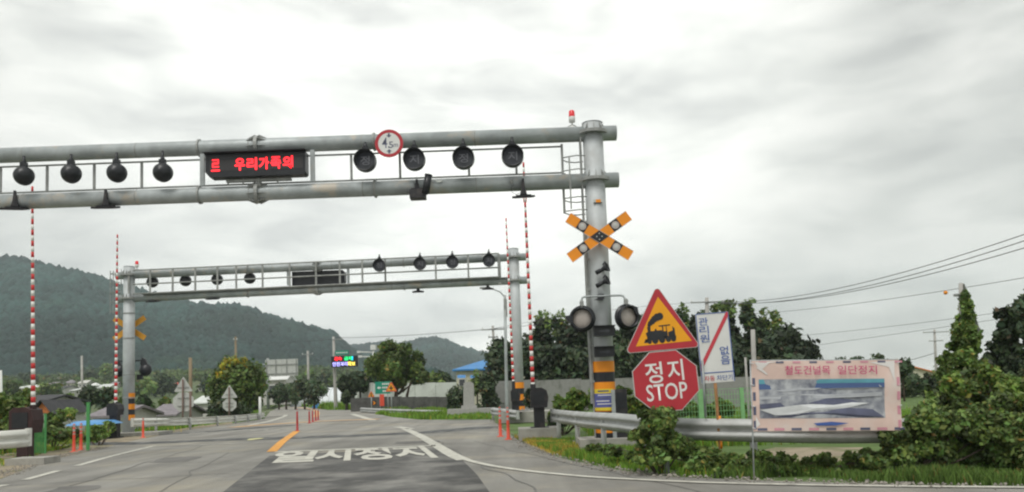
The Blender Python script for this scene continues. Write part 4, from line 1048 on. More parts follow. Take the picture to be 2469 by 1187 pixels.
for sx in (-1, 1):
    for zf in (-.46, -.15, .15, .46): MB().path([(sx*(bw/2-.03), -.012, zf*bh), (sx*(bw/2+.01), .0, zf*bh+.01), (sx*(bw/2), .06, zf*bh)], .006, 5).build('tie', M_pwhite, t)
for pts_ in ([(.02, .98), (.06, .86), (.12, .97), (.2, .99)], [(.03, .9), (.10, .80), (.11, .81), (.05, .93)], [(.8, .97), (.97, .99), (.96, .7), (.93, .9)], [(.02, .05), (.02, .22), (.05, .1)]):
    out = [(-bw/2+bw*a_, -bh/2+bh*b_) for a_, b_ in pts_]; MB().add([(x, by(x, z)-.006, z) for x, z in out], [tuple(range(len(out)))]).build('faded_crease', mat('banner_faded', (.68, .66, .64), .6), t)
fr = MB(); fr.tube((-bw/2, .05, -cen.z-.2), (-bw/2, .05, bh/2+.02), .011, n=8); fr.build('frame_post', M_galv, t)
fr = MB(); fr.tube((bw/2, .05, -cen.z-.2), (bw/2, .05, bh/2+.02), .02, n=8); fr.build('frame_post', M_galv, t)
fr = MB(); fr.tube((-bw/2, .05, bh/2), (bw/2, .05, bh/2), .015, n=8); fr.build('frame_bar', M_galv, t)

# ------------------------------------------------------------------ poles and wires
def pole(name, label, px, ptop, pbot, Y, r0, r1, m, arms=(), cat='utility pole', group=None, zb=0):
    a = P(px[0], ptop, Y); x = X(px[1], pbot, Y)
    t = thing(name, label, cat, (x, Y, zb), 0, group); d = Vector((a.x-x, 0, a.z-zb))
    MB().path([Vector((0, 0, -.3)), Vector((0, 0, 0)), d*.5, d], [r0, r0, (r0+r1)/2, r1], 12).build('pole_shaft', m, t)
    for (dz, wl, wr) in arms:
        MB().box(d+Vector(((wr-wl)/2, -r1, dz)), (wl+wr, .09, .09)).build('crossarm', M_galvd, t)
        for s in (-wl+.1, wr-.1): MB().lathe(d+Vector((s, -r1, dz+.04)), (0, 0, 1), [(0, .04), (.06, .06), (.1, .03), (.16, .045), (.18, 0)], 8).build('insulator', M_white, t)
    return t, Vector((x, Y, zb))+d
pole('utility_pole', 'concrete utility pole behind the white notice board', (1704, 1712), 718, 1000, 58., .2, .13, M_pole, [(-.35, 1.25, 1.25)])
pole('utility_pole', 'concrete utility pole carrying the colourful message board', (804, 810), 812, 986, 80., .2, .13, M_pole, [(-.3, .1, 1.0)])
pole('utility_pole', 'slender concrete utility pole right of the blue roofed building', (1188, 1200), 786, 978, 62., .16, .1, M_pole, [(-.3, .9, 1.0), (-.9, .4, .4)])
pole('utility_pole', 'distant utility pole left of the overgrown vine pole', (2253, 2258), 795, 920, 90., .17, .12, M_pole, [(-.3, 1.4, 1.6), (-1.3, .8, .8)])
pole('concrete_post', 'bare grey concrete post rising behind the banner', (1815, 1822), 795, 1000, 24., .08, .065, M_pole, cat='pole')
pole('concrete_post', 'thin slanting grey stake left of the banner', (1797, 1806), 862, 1000, 22., .035, .03, M_pole, cat='pole')
pole('utility_pole', 'brown pole standing behind the grey sign backs on the left', (459, 460), 863, 990, 60., .14, .12, mat('pole_wood', (.25, .19, .12), .8))
pole('utility_pole', 'pole rising above the crown of the round tree', (568, 570), 812, 990, 100., .2, .12, mat('pole_wood', (.25, .19, .12), .8), [(-.4, .3, .3)])
pole('utility_pole', 'pale utility pole right of the overhead sign frame', (742, 745), 846, 975, 110., .2, .15, M_pole, [(-.5, .8, .8)])
pole('utility_pole', 'thin pole among the village trees left of the far pillar', (197, 200), 858, 985, 75., .13, .1, M_pole, zb=-1)
pole('utility_pole', 'pale pole at the left picture edge', (2, 6), 893, 1000, 55., .10, .08, M_white, zb=-1)
# street light behind far right pillar
YL = 40.
t, tp = pole('street_light', 'grey street light with a long bracket arm behind far right pillar', (1217, 1222), 712, 985, YL, .09, .07, M_galv, cat='street light')
h0 = P(1217, 712, YL)-t.location; h1 = P(1180, 694, YL)-t.location
MB().path([h0+Vector((0, 0, -.1)), h0.lerp(h1, .3)+Vector((0, 0, .05)), h1], .035, 8).build('bracket_arm', M_galv, t)
MB().box(h1+Vector((-.22, 0, 0)), (.55, .2, .08)).build('lamp_head', M_galvd, t)
MB().box(h0+Vector((.02, 0, -.65)), (.16, .14, .9)).build('driver_box', M_galvd, t)

def wire(label, a, b, sag, r, n=24, group='overhead wires', ball=None):
    a = Vector(a); b = Vector(b); t = thing('overhead_wire', label, 'wire', a, 0, group); pts = []
    for i in range(n+1):
        u = i/n; p = a.lerp(b, u)-a; p.z -= sag*4*u*(1-u); pts.append(p)
    MB().path(pts, r, 5).build('cable', M_wire, t)
    return t
def wpx(label, p0, Y0, pm, p1, Y1_, r, **k):
    a, b = P(p0[0], p0[1], Y0), P(p1[0], p1[1], Y1_)
    # sag from the mid pixel
    best = 0; 
    for s in np.linspace(-2, 12, 281):
        mm = None
        for u in np.linspace(.02, .98, 49):
            p = a.lerp(b, u); p.z -= s*4*u*(1-u); d = RM.transposed() @ (p-Vector((0, 0, CAMZ))); x = W0/2+F*d.x/-d.z; y = CY-F*d.y/-d.z
            if mm is None or abs(x-pm[0]) < mm[0]: mm = (abs(x-pm[0]), abs(y-pm[1]))
        if best == 0 or mm[1] < best[0]: best = (mm[1], s)
    return wire(label, a, b, best[1], r, **k)
wpx('highest of the three bold wires rising to the upper right', (1704, 728), 58, (2050, 690), (2640, 505), 24, .016)
wpx('middle one of the three bold wires rising to the upper right', (1690, 729), 58, (2050, 696), (2640, 522), 24, .016)
wpx('lowest of the three bold wires rising to the upper right', (1720, 729), 58, (2060, 702), (2640, 545), 24, .016)
wpx('thin wire carrying a small orange marker ball', (1760, 760), 90, (2100, 728), (2640, 640), 40, .018)
q = P(2280, 706, 60.); t = thing('marker_ball', 'small orange marker ball on the thin right wire', 'marker', q); MB().lathe((0, 0, -.16), (0, 0, 1), [(0, 0), (.05, .12), (.16, .16), (.27, .12), (.32, 0)], 12).build('shell', M_orange, t)
wpx('faint wire low on the right just above the tree tops', (1900, 812), 90, (2130, 790), (2640, 720), 60, .018)
wpx('faint lower wire passing behind the vine covered pole', (1900, 842), 90, (2150, 806), (2640, 735), 60, .018)
wpx('short wire left of the distant utility pole', (2180, 872), 95, (2220, 862), (2258, 850), 90, .03)
wpx('long sagging wire between message board pole and the slender pole', (806, 815), 80, (950, 811), (1188, 793), 62, .02)
wpx('short wire leaving the slender pole towards the far pillar', (1188, 793), 62, (1210, 791), (1400, 770), 55, .016)
wpx('wire crossing behind the near pillar towards the notice board pole', (1188, 793), 62, (1500, 745), (1704, 728), 58, .012)
wpx('wire ending at the message board pole from the left', (560, 826), 100, (700, 826), (806, 818), 80, .016)

# message board
q0 = P(799, 860, 79.5); q1 = P(864, 884, 79.5)
t = thing('message_board', 'message board with glowing red green violet and yellow hangul', 'led display', ((q0.x+q1.x)/2, 79.5, (q0.z+q1.z)/2)); wd, hg = q1.x-q0.x, q0.z-q1.z
MB().box((0, .0, 0), (wd, .3, hg)).build('housing', M_black, t)
for s, m, x, z, w_, h_ in (('과속', M_led, -.24, .27, .28, .36), ('금지', M_ledg, .13, .27, .28, .36), ('!', M_ledc, .30, .27, .05, .36), ('안전거리', M_ledp, -.17, -.22, .56, .40), ('확보', M_ledy, .26, -.22, .28, .40)):
    lettering(s, m, t, x*wd, z*hg, w_*wd, h_*hg, y=-.17, bold=.03)
MB().box((0, .3, 0), (.2, .4, .2)).build('bracket', M_galvd, t)
q0 = P(826, 851, 80.); t = thing('small_green_sign', 'small green plate above the message board', 'road sign', (q0.x, 79.7, q0.z)); MB().box((0, 0, 0), (1.35, .04, .42)).build('plate', M_gsign, t)
[MB().box((-.5+k*.2, -.026, 0), (.12, .008, .14)).build('legend_stroke', M_glyph, t) for k in range(6)]; MB().box((-.7, .1, 0), (.3, .05, .06)).build('bracket', M_galvd, t)
# pole camera arm
q = P(900, 838, 78.); t = thing('camera_mast', 'white mast with two arms rising behind the big tree', 'camera mast', (q.x, 78., 0))
MB().tube((0, 0, 0), (0, 0, q.z), .14, .10, n=12).build('pole_shaft', M_white, t)
for (xa_, za) in ((863, 849), (866, 860)):
    a = P(xa_, za, 78.)-t.location; MB().tube(a, (0, 0, a.z-.1), .06, n=8).build('arm', M_white, t); MB().box(a+Vector((.1, 0, 0)), (.35, .2, .2)).build('camera', M_white, t)
MB().box((0, 0, q.z), (.5, .4, .5)).build('cabinet', M_white, t)

# overhead sign seen from behind
YO = 105.
q0 = P(639, 868, YO); q1 = P(719, 906, YO)
t = thing('overhead_sign', 'large grey panelled overhead road sign seen from behind', 'road sign', (q0.x, YO, 0)); wd = q1.x-q0.x; zt, zb = q0.z, q1.z
n = 6
for i in range(n): MB().box((wd*(i+.5)/n, .0, (zt+zb)/2), (wd/n-.03, .05, zt-zb)).build('panel', M_greyf, t)
for z in (zb+.35, zt-.7): MB().box((wd/2, -.08, z), (wd, .1, .12)).build('frame_bar', M_galvd, t)
for x in (.05, .33, .66, .95): MB().box((wd*x, -.14, (zt+zb)/2), (.09, .08, zt-zb)).build('frame_bar', M_galvd, t)
MB().tube((.3, .2, 0), (.3, .2, zt+.2), .2, .16, n=14).build('pole_shaft', M_galv, t); MB().tube((-1.2, .1, zt-.6), (wd*.9, .1, zt-.6), .08, n=8).build('arm', M_galv, t)

# direction sign and warning triangles across the junction
q = P(925, 935, 60.); t = thing('direction_sign', 'green direction sign with white arrow and hangul under the big tree', 'road sign', (q.x, 60., q.z))
MB().box((0, 0, 0), (1.3, .04, .92)).build('plate', M_gsign, t); MB().prism([(-.5, 0), (-.34, .12), (-.34, .05), (-.2, .05), (-.2, -.05), (-.34, -.05), (-.34, -.12)], -.03, -.022).build('arrow', M_glyph, t)
for j, (x0_, n_) in enumerate(((-.05, 4), (-.05, 3), (-.02, 3))):
    for k in range(n_): MB().box((x0_+k*.14, -.026, .28-j*.27), (.10, .008, .13)).build('legend_stroke', M_glyph, t)
for x in (-.3, .3): MB().tube((x, .05, -q.z-.2), (x, .05, .3), .04, n=8).build('post', M_galv, t)
def tri_sign(label, px, py, Y, side, plus=True, bar=False):
    q = P(px, py, Y); t = thing('warning_sign', label, 'road sign', (q.x, Y, q.z), 0, 'orange warning triangles across the junction'); h = side*.866
    T = [Vector((0, h*.62)), Vector((-side/2, -h*.38)), Vector((side/2, -h*.38))]
    MB().prism(rtri(T, .05), 0, .02).build('plate', mat('orange_red_film', (.60, .12, .05), .5), t); MB().prism([tuple(p*.68) for p in T], -.006, -.002).build('face', M_signyel, t)
    MB().prism([(-.14, -.07), (-.04, -.07), (-.04, -.17), (.04, -.17), (.04, -.07), (.14, -.07), (.14, .01), (.04, .01), (.04, .15), (-.04, .15), (-.04, .01), (-.14, .01)] if plus else [(-.03, -.15), (.05, -.15), (.03, .15), (-.05, .13)], -.012, -.008).build('symbol', M_black, t)
    MB().tube((0, .05, -q.z-.2), (0, .05, .2), .04, n=8).build('post', M_galv, t)
    return t
tri_sign('orange crossroads warning triangle overlapping the green direction sign', 943, 935, 56., .86)
t = tri_sign('smaller orange warning triangle left of green direction sign', 895, 952, 63., .58, False)
q = P(921, 965, 58.); tag(MB().box((0, 0, 0), (.32, .05, .85)).build('orange_plate', M_post, None, q), 'upright orange plate below the green direction sign', 'plate')
q = P(902, 972, 62.)
t = thing('chevron_plate', 'small black and orange chevron plate below the smaller triangle', 'plate', q); MB().box((0, 0, 0), (.35, .03, .35)).build('plate', M_black, t); MB().prism([(-.12, -.12), (.02, -.12), (.14, 0), (.02, .12), (-.12, .12), (0, 0)], -.03, -.02).build('chevron', M_orange, t)
# signs seen from behind at left
def backsign(label, px, ptop, pmid, pbot, Y, gr='grey sign backs beyond the left guardrail'):
    a = P(px, ptop, Y); b = P(px, pmid, Y); c = P(px+2, pbot, Y)
    t = thing('sign_pair', label, 'road sign', (a.x, Y, 0), 0, gr); s = (a.z-b.z)*1.22
    MB().prism(rtri([Vector((0, a.z)), Vector((-s/2, b.z+.03)), Vector((s/2, b.z+.03))], .04), 0, .02).build('triangle_plate', M_greyf, t)
    r_ = (b.z-c.z)/2*1.06; MB().prism([(r_*1.08*math.cos(PI/8+i*PI/4), (b.z+c.z)/2+r_*math.sin(PI/8+i*PI/4)) for i in range(8)], 0, .02).build('octagon_plate', M_greyf, t)
    for z in (b.z+.25, b.z-.3, c.z+.3): MB().box((0, -.025, z), (r_*1.1, .03, .04)).build('bracket', M_galvd, t)
    MB().tube((0, -.07, -.8), (0, -.07, a.z-.15), .045, n=8).build('post', mat('brown_post', (.16, .11, .09), .7), t)
backsign('grey backs of large triangle and octagon signs, left pair', 442, 908, 946, 993, 41.)
backsign('grey backs of smaller triangle and octagon signs before the round tree', 553, 928, 961, 992, 50.)
q = G(458, 1000); t = thing('steel_post', 'thin dark red post beside the grey octagon back', 'post', (X(459, 980, 40.), 40., -.3)); MB().tube((0, 0, 0), (0, 0, Z(459, 945, 40.)+.3), .06, n=8).lathe((0, 0, 0), (0, 0, 1), [(0, .14), (.05, .1), (.08, .07)], 10).build('pipe', mat('brown_post', (.16, .11, .09), .7), t)
t = thing('steel_post', 'pale post at the right foot of the round tree', 'post', (X(627, 985, 52.), 52., -.3)); MB().tube((0, 0, 0), (0, 0, Z(627, 957, 52.)+.3), .09, n=8).lathe((0, 0, 0), (0, 0, 1), [(0, .16), (.06, .1)], 10).build('pipe', M_white, t)
# green fence posts left
for px, pt_, pb_, Y, lab, wd_ in ((213, 972, 1062, 24., 'bright green fence post beside the left delineator pair', .085), (97, 998, 1050, 23.5, 'broad green fence panel right of the maroon motor box', .32)):
    x = X(px, pt_, Y); t = thing('green_post' if wd_ < .2 else 'slatted_fence', lab, 'fence post' if wd_ < .2 else 'fence panel', (x, Y, -.2)); h = Z(px, pt_, Y)+.2
    if wd_ < .2: MB().box((0, 0, h/2), (wd_, .06, h)).box((0, 0, h+.01), (wd_*1.2, .08, .02)).build('post', M_gfence, t)
    else:
        MB().box((-wd_/2, 0, h/2), (.05, .05, h)).box((wd_/2, 0, h/2), (.05, .05, h)).build('post', M_gfence, t)
        for k in range(7): MB().box((-wd_/2+wd_*(k+.5)/7, 0, h/2), (.022, .02, h-.1)).build('slat', M_gfence, t)

# green mesh fence on the right
YF = 20.5
x0, x1 = X(1640, 980, YF), X(2030, 980, YF); zt = Z(1700, 938, YF)
t = thing('mesh_fence', 'pale green wire mesh fence behind the notice board and banner', 'fence', (x0, YF, 0))
for px in (1691, 1790, 1893, 2000):
    MB().box((X(px, 980, YF)-x0, 0, zt/2), (.14 if px == 1691 else .1, .06, zt)).build('post', M_lgfence, t)
wm = MB(); L_ = x1-x0
k = 0
while k < L_: wm.tube((k, 0, .05), (k, 0, zt-.06), .006, n=4, caps=False); k += .075
for z in np.arange(.08, zt, .14): wm.tube((0, 0, z), (L_, 0, z), .007, n=4, caps=False)
o = wm.build('wire_mesh', M_lgfence, t)

# ------------------------------------------------------------------ walls and buildings
def wallseg(name, label, pts, zt, th, m, pw=0, cat='wall', cap=None, pname='panel'):
    a = Vector(pts[0]); t = thing(name, label, cat, (a.x, a.y, 0))
    for (p, q, z0, z1) in zip(pts[:-1], pts[1:], zt[:-1], zt[1:]):
        p = Vector(p)-a; q = Vector(q)-a; d = q-p; l = d.length; n = max(1, int(l/pw)) if pw else 1; ang = math.atan2(d.y, d.x); rot = Matrix.Rotation(ang, 3, 'Z')
        for i in range(n):
            c = p+d*((i+.5)/n); h = z0+(z1-z0)*(i+.5)/n + rnd.uniform(-.02, .02)
            MB().box((c.x, c.y+rnd.uniform(-.02, .02), h/2-.2), (l/n-.03, th, h+.4), rot).build(pname, m, t)
            if cap: MB().box((c.x, c.y, h+.03), (l/n-.02, th+.1, .06), rot).build('coping', cap, t)
    return t
w0 = [P(1196, 918, 52.), P(1400, 915, 48.), P(1560, 911, 45.), P(1700, 908, 44.), P(1900, 908, 43.)]
wallseg('concrete_wall', 'long weathered grey concrete wall below the dark grove', [(p.x, p.y) for p in w0], [p.z for p in w0], .2, M_wall, 2.4, pname='panel')
w0 = [P(832, 930, 88.), P(872, 923, 76.), P(900, 924, 74.), P(1000, 924, 74.), P(1100, 922, 74.), P(1194, 920, 74.)]
wallseg('panel_fence', 'pale panel fence running behind the big tree', [(p.x, p.y) for p in w0], [p.z for p in w0], .12, M_pale, 1.6, cat='fence')
w0 = [P(846, 962, 66.), P(900, 957, 66.), P(1000, 957, 64.), P(1085, 958, 62.)]
wallseg('stone_wall', 'low dark stone wall behind the green direction sign', [(p.x, p.y) for p in w0], [p.z for p in w0], .4, mat('dark_rubble', (.09, .09, .085), .9, 0, .3, 2, .5, 20), 1.2, pname='stone')

def house(name, label, x, y, zb, w, d, h, rh, yaw, mw, mr_, hip=False, wins=2, over=.35, group=None, cat='house', ridge_x=True):
    t = thing(name, label, cat, (x, y, zb), yaw, group)
    wl = MB(); wl.box((0, 0, h/2-.3), (w, d, h+.6))
    if not hip:
        wl.add([(-w/2, -d/2, h), (-w/2, d/2, h), (-w/2, 0, h+rh*.9), (w/2, -d/2, h), (w/2, d/2, h), (w/2, 0, h+rh*.9)], [(0, 1, 2), (3, 5, 4)])
    wl.build('wall', mw, t)
    r = MB(); W, DD = w/2+over, d/2+over; hx = W-(DD if hip else 0)
    hx = max(hx, .3)
    top = [(-hx, 0, h+rh), (hx, 0, h+rh)]; b = [(-W, -DD, h-.05), (W, -DD, h-.05), (W, DD, h-.05), (-W, DD, h-.05)]
    vs = b+top+[(p[0], p[1], p[2]-.12) for p in b+top]
    r.add(vs, [(0, 1, 5, 4), (2, 3, 4, 5), (1, 2, 5), (3, 0, 4), (0, 6, 7, 1), (1, 7, 8, 2), (2, 8, 9, 3), (3, 9, 6, 0), (6, 9, 8, 7)] if hip else
          [(0, 1, 5, 4), (2, 3, 4, 5), (6, 10, 11, 7), (8, 11, 10, 9), (0, 6, 7, 1), (2, 8, 9, 3), (1, 7, 11, 5), (5, 11, 8, 2), (0, 4, 10, 6), (4, 3, 9, 10)])
    r.build('roof', mr_, t)
    for i in range(wins):
        xx = -w/2+w*(i+.5)/wins; f = MB().box((xx, -d/2-.03, h*.55), (w/wins*.42, .06, h*.36)).build('window', M_white, t)
        MB().box((xx, -d/2-.065, h*.55), (w/wins*.36, .02, h*.30)).build('pane', M_glass, f)
    return t
# blue roofed building
YH = 64.; a = P(1100, 890, YH); zt = a.z
t = house('blue_roof_building', 'cream building with bright blue metal roof and two small awnings', (a.x+X(1290, 900, YH))/2, YH+3, 0, X(1290, 900, YH)-a.x, 6., zt, Z(1190, 861, YH)-zt+.1, 0, M_cream, M_blue_roof, hip=True, wins=0, over=.3, cat='building')
for px in (1113, 1144):
    q = P(px, 912, YH-.55)-t.location; MB().add([(q.x-.33, q.y-.2, q.z), (q.x+.33, q.y-.2, q.z), (q.x+.33, q.y+.0, q.z+.25), (q.x-.33, q.y+.0, q.z+.25)], [(0, 1, 2, 3)]).build('awning', M_blue_roof, t)
    f = MB().box((q.x, -3.02, q.z-.35), (.55, .06, .6)).build('window', M_white, t); MB().box((q.x, -3.06, q.z-.35), (.45, .02, .5)).build('pane', M_glass, f)
q = P(1176, 898, 64.); t = thing('shop_sign', 'small violet blue sign plate left of the slender pole', 'sign', q); MB().box((0, 0, 0), (.75, .08, .38)).build('plate', M_blue, t); MB().box((0, 0, .22), (1.0, .3, .05)).build('hood', M_dkroof, t)
# monument
YM = 44.; q0 = P(1131, 978, YM); x = q0.x
t = thing('stone_monument', 'upright grey stone monument on a stepped base beyond the crossing', 'monument', (x, YM, 0)); zb = q0.z; zt = Z(1131, 921, YM)
MB().prism([(-.31, zb), (.31, zb), (.29, zt-.12), (.2, zt-.02), (-.18, zt), (-.27, zt-.08)], -.15, .15).build('stele', M_stone, t)
MB().box((0, 0, zb-.1), (.85, .5, .2)).build('plinth', M_stone, t); MB().box((.12, 0, zb-.38), (2.6, 1.0, .42)).build('base', M_stone, t)
# greenhouses
for i, (pa_, pb2, pz, Y, lab) in enumerate(((741, 812, 937, 120., 'white film greenhouse behind the message board pole'), (545, 600, 938, 170., 'white film greenhouse seen left of the round tree'))):
    a, b = P(pa_, pz, Y), P(pb2, pz, Y); L_ = b.x-a.x+3; zg = terrain(np.array(a.x), np.array(Y)).item(); r_ = a.z-zg
    t = thing('greenhouse', lab, 'greenhouse', ((a.x+b.x)/2, Y, zg), 0, 'white film greenhouses')
    m_ = MB(); n = 12; vs = []
    for s in (-1, 1):
        for k in range(n+1): vs.append((s*L_/2, -r_*1.5*math.cos(PI*k/n), r_*math.sin(PI*k/n)))
    m_.add(vs, [(k, k+1, n+2+k, n+1+k) for k in range(n)]+[tuple(range(n+1)), tuple(range(2*n+1, n, -1))], False); m_.build('film_cover', M_film, t)
    for k in range(9): MB().path([(-L_/2+L_*k/8, -(r_+.03)*1.5*math.cos(PI*j/8), (r_+.03)*math.sin(PI*j/8)) for j in range(9)], .03, 4).build('hoop', M_galv, t)
q = P(762, 955, 100.); tag(MB().prism([(-.6, 0), (.5, 0), (.05, .95)], -.4, .4).build('blue_tarp_pile', M_blue_roof, None, (q.x, 100., 1.4-1.6)), 'small blue tarpaulin heap in front of the greenhouse', 'tarpaulin')
q = P(655, 925, 112.); 
t = house('white_shed', 'white shed below the overhead sign', q.x, 114., 1.0, 4., 4., q.z-1.0+.6, .8, 0, M_plaster, M_white, wins=1, cat='shed')

# village houses at left
def vh(label, px0_, px1_, peave, pridge, Y, mw, mr_, yaw=0., d=6., zb=None, hip=False, wins=2, name='house', cat='house', gr='village houses at the hill foot'):
    a, b = P(px0_, peave, Y), P(px1_, peave, Y); xc = (a.x+b.x)/2; zg = float(terrain(np.array(xc), np.array(Y))) if zb is None else zb
    h = (a.z+b.z)/2-zg; rh = P((px0_+px1_)/2, pridge, Y).z-(a.z+b.z)/2
    return house(name, label, xc, Y+d/2, zg, (b.x-a.x)*.94, d, max(h, .5), max(rh, .4), yaw, mw, mr_, hip, wins, .3, gr, cat)
vh('dark tiled house whose roof shows above the maroon motor box', 22, 92, 970, 953, 46., M_plaster, M_dkroof, zb=-1.6, d=5., hip=False, wins=3, gr='low houses beyond the left verge')
q = P(103, 980, 44.); t = thing('orange_gable', 'orange gable end of a small roof behind the green panel', 'house', (q.x, 44., -1.6), 0, 'low houses beyond the left verge')
gz_ = q.z+1.6; MB().prism([(-.45, gz_-.35), (.5, gz_-.4), (.02, gz_+.28)], 0, 3.5).build('gable', M_orroof, t); MB().box((0, 1.8, (gz_-.4)/2), (.9, 3.4, gz_-.4)).build('wall', M_plaster, t)
MB().add([(-.6, -.3, gz_-.42), (.02, -.3, gz_+.36), (.02, 3.7, gz_+.36), (-.6, 3.7, gz_-.42), (.68, -.3, gz_-.45), (.68, 3.7, gz_-.45)], [(0, 1, 2, 3), (1, 4, 5, 2)]).build('roof', M_dkroof, t)
vh('low grey roofed shed left of the far barrier', 224, 288, 1000, 980, 38., M_plaster, M_grroof, zb=-1.6, d=4., gr='low houses beyond the left verge', wins=1)
vh('low grey roofed shed right of the far left pillar', 365, 420, 998, 975, 48., M_plaster, M_grroof, zb=-1.6, d=4.5, gr='low houses beyond the left verge', wins=1)
vh('white walled house with pale roof behind the sign backs', 466, 520, 970, 954, 85., M_plaster, M_pale, zb=-.5, d=6, gr='low houses beyond the left verge', wins=2)
vh('white walled annex with dark roof left of the round tree', 512, 560, 976, 962, 82., M_plaster, M_dkroof, zb=-.5, d=6, gr='low houses beyond the left verge', wins=2)
# blue canopy roof
YT = 31.; q = P(200, 1018, YT); t = thing('blue_canopy', 'bright blue low canopy roof behind the left delineators', 'canopy', (q.x, YT+.9, -1.3)); hz = q.z+1.3
MB().lathe((0, 0, 0), (0, 0, 1), [(hz-.12, 1.0), (hz-.1, .98), (hz+.02, .7), (hz+.06, 0)], 24).build('cover', mat('blue_tarp', (.10, .30, .60), .5, 0, .1, 2), t)
bpy.data.objects[t.children[0].name].scale = (.95, 1.3, 1)
for a in (.6, 2.5, 3.8, 5.6): MB().tube((math.cos(a)*.7, math.sin(a)*1.0, -.2), (math.cos(a)*.7, math.sin(a)*1.0, hz-.05), .04, n=8).build('leg', M_galvd, t)
vlist = [(28, 100, 935, 928, 240, M_plaster, M_pale), (108, 128, 930, 921, 260, M_plaster, M_grroof), (132, 160, 938, 930, 230, M_plaster, M_dkroof), (150, 172, 924, 916, 300, M_cream, M_grroof), (176, 188, 941, 936, 215, M_plaster, M_white),
         (186, 206, 924, 917, 290, M_plaster, M_plaster), (210, 226, 930, 923, 280, M_plaster, M_white), (236, 262, 934, 926, 250, M_plaster, M_pale), (262, 276, 928, 921, 290, M_cream, M_grroof), (330, 352, 930, 922, 270, M_plaster, M_blue_roof),
         (352, 372, 936, 930, 240, M_plaster, M_pale), (376, 400, 935, 926, 250, M_plaster, M_grroof), (410, 430, 930, 922, 260, M_cream, M_redroof), (404, 424, 920, 913, 320, M_plaster, M_pale), (470, 492, 933, 927, 250, M_plaster, M_grroof),
         (726, 762, 913, 907, 300, M_plaster, M_pale), (130, 150, 914, 909, 340, M_plaster, M_grroof)]
vdesc = ['long low pale roofed', 'small grey roofed', 'dark roofed', 'cream walled grey roofed', 'tiny white roofed', 'white boxy', 'small white', 'pale roofed', 'narrow cream', 'blue roofed', 'low pale', 'wide grey roofed', 'red roofed', 'higher pale roofed', 'grey roofed', 'pale long', 'upper grey roofed']
vplace = ['village house at far left behind the tiled house', 'village house right of the tall left barrier arm', 'village house between the two left barriers', 'village house on the slope between the left barriers', 'village shed left of the thin village pole', 'village house behind the thin village pole', 'village house right of the thin village pole', 'village house left of the far barrier arm', 'village house touching the far barrier arm', 'village house just right of the far left pillar', 'village house beyond the black lamp backs', 'village house left of the triangle sign back', 'village house beside the triangle sign back', 'village house above the red roofed one', 'village house right of the brown pole', 'village building right of the overhead sign', 'village house near the forest edge at left']
for i, (a_, b_, pe, pr, Y, mw, mr_) in enumerate(vlist):
    vh(vdesc[i]+' '+vplace[i], a_, b_, pe, pr, Y, mw, mr_, yaw=rnd.uniform(-.3, .3), wins=2, hip=i % 3 == 0, d=7)
# houses on the far right (partly behind the banner)
q = P(2238, 893, 80.); vh('orange gabled house left of the overgrown vine pole', 2190, 2262, 905, 880, 80., M_cream, M_orroof, yaw=1.3, gr='houses on the right horizon', zb=0)
vh('grey roofed house with blue wall on the right horizon', 2175, 2215, 915, 903, 70., mat('blue_wall', (.10, .22, .35), .7), M_grroof, gr='houses on the right horizon', zb=0)

# ------------------------------------------------------------------ trees
def gt(px, Y, zb=0): return (X(px, 930, Y), Y, zb)
# round tree left of centre
Y = 56.; c = P(573, 930, Y); zt = Z(568, 853, Y); s = Y/F
tree('round_tree', 'big round crowned tree with yellowing top beyond left guardrail', 'tree', (c.x, Y, -.3), zt, (0, 0, (zt-.3)*.62), (72*s, 60*s, 66*s), 90, 22000, .15, M_leaf, 21, trunk_r=.42, lo=.35, hi=1.2, cr=.36)
rt = [o for o in D.objects if o.name == 'round_tree'][0]
cc, rr = ellip_clusters((0, -.3, (zt-.3)*.62+.75), (58*s, 45*s, 42*s), 26, 77, .22); cc[:, 2] += .3; rr *= .8
co, f, ti = leaves(cc, rr, 2200, .14, 5, lo=.7, hi=1.5); arrmesh('yellow_foliage', co, f, M_leafy, rt, ti)
for (px, pz_, r_) in ((590, 975, .5), (612, 970, .45), (600, 950, .6)):
    q = P(px, pz_, Y)-rt.location; cc, rr = ellip_clusters(q, (r_, r_, r_*1.3), 6, int(px), .5); co, f, ti = leaves(cc, rr, 900, .16, int(px)); arrmesh('lower_foliage', co, f, M_leafd, rt, ti)
# small row of street trees beyond
for i, (px, pt_, w_, Y) in enumerate(((672, 930, 22, 92), (690, 922, 26, 90), (712, 920, 26, 88), (735, 919, 26, 86), (757, 913, 32, 84))):
    s = Y/F; zt = Z(px, pt_, Y); zc = Z(px, pt_+w_*.95, Y)
    tree('street_tree', ['small roadside tree at the left end of the clipped row', 'second small roadside tree in the clipped row', 'middle small roadside tree of the clipped row', 'fourth small roadside tree of the clipped row', 'largest roadside tree at the right end of the clipped row'][i], 'tree', gt(px, Y), zt, (0, 0, zc), (w_*s*.95, w_*s*.8, (zt-zc)*1.05), 18, 2800, .18, M_leafd, 40+i, 'clipped trees along the far road', lo=.5, hi=2.0, trunk_r=.12, cr=.45, limbs=3)
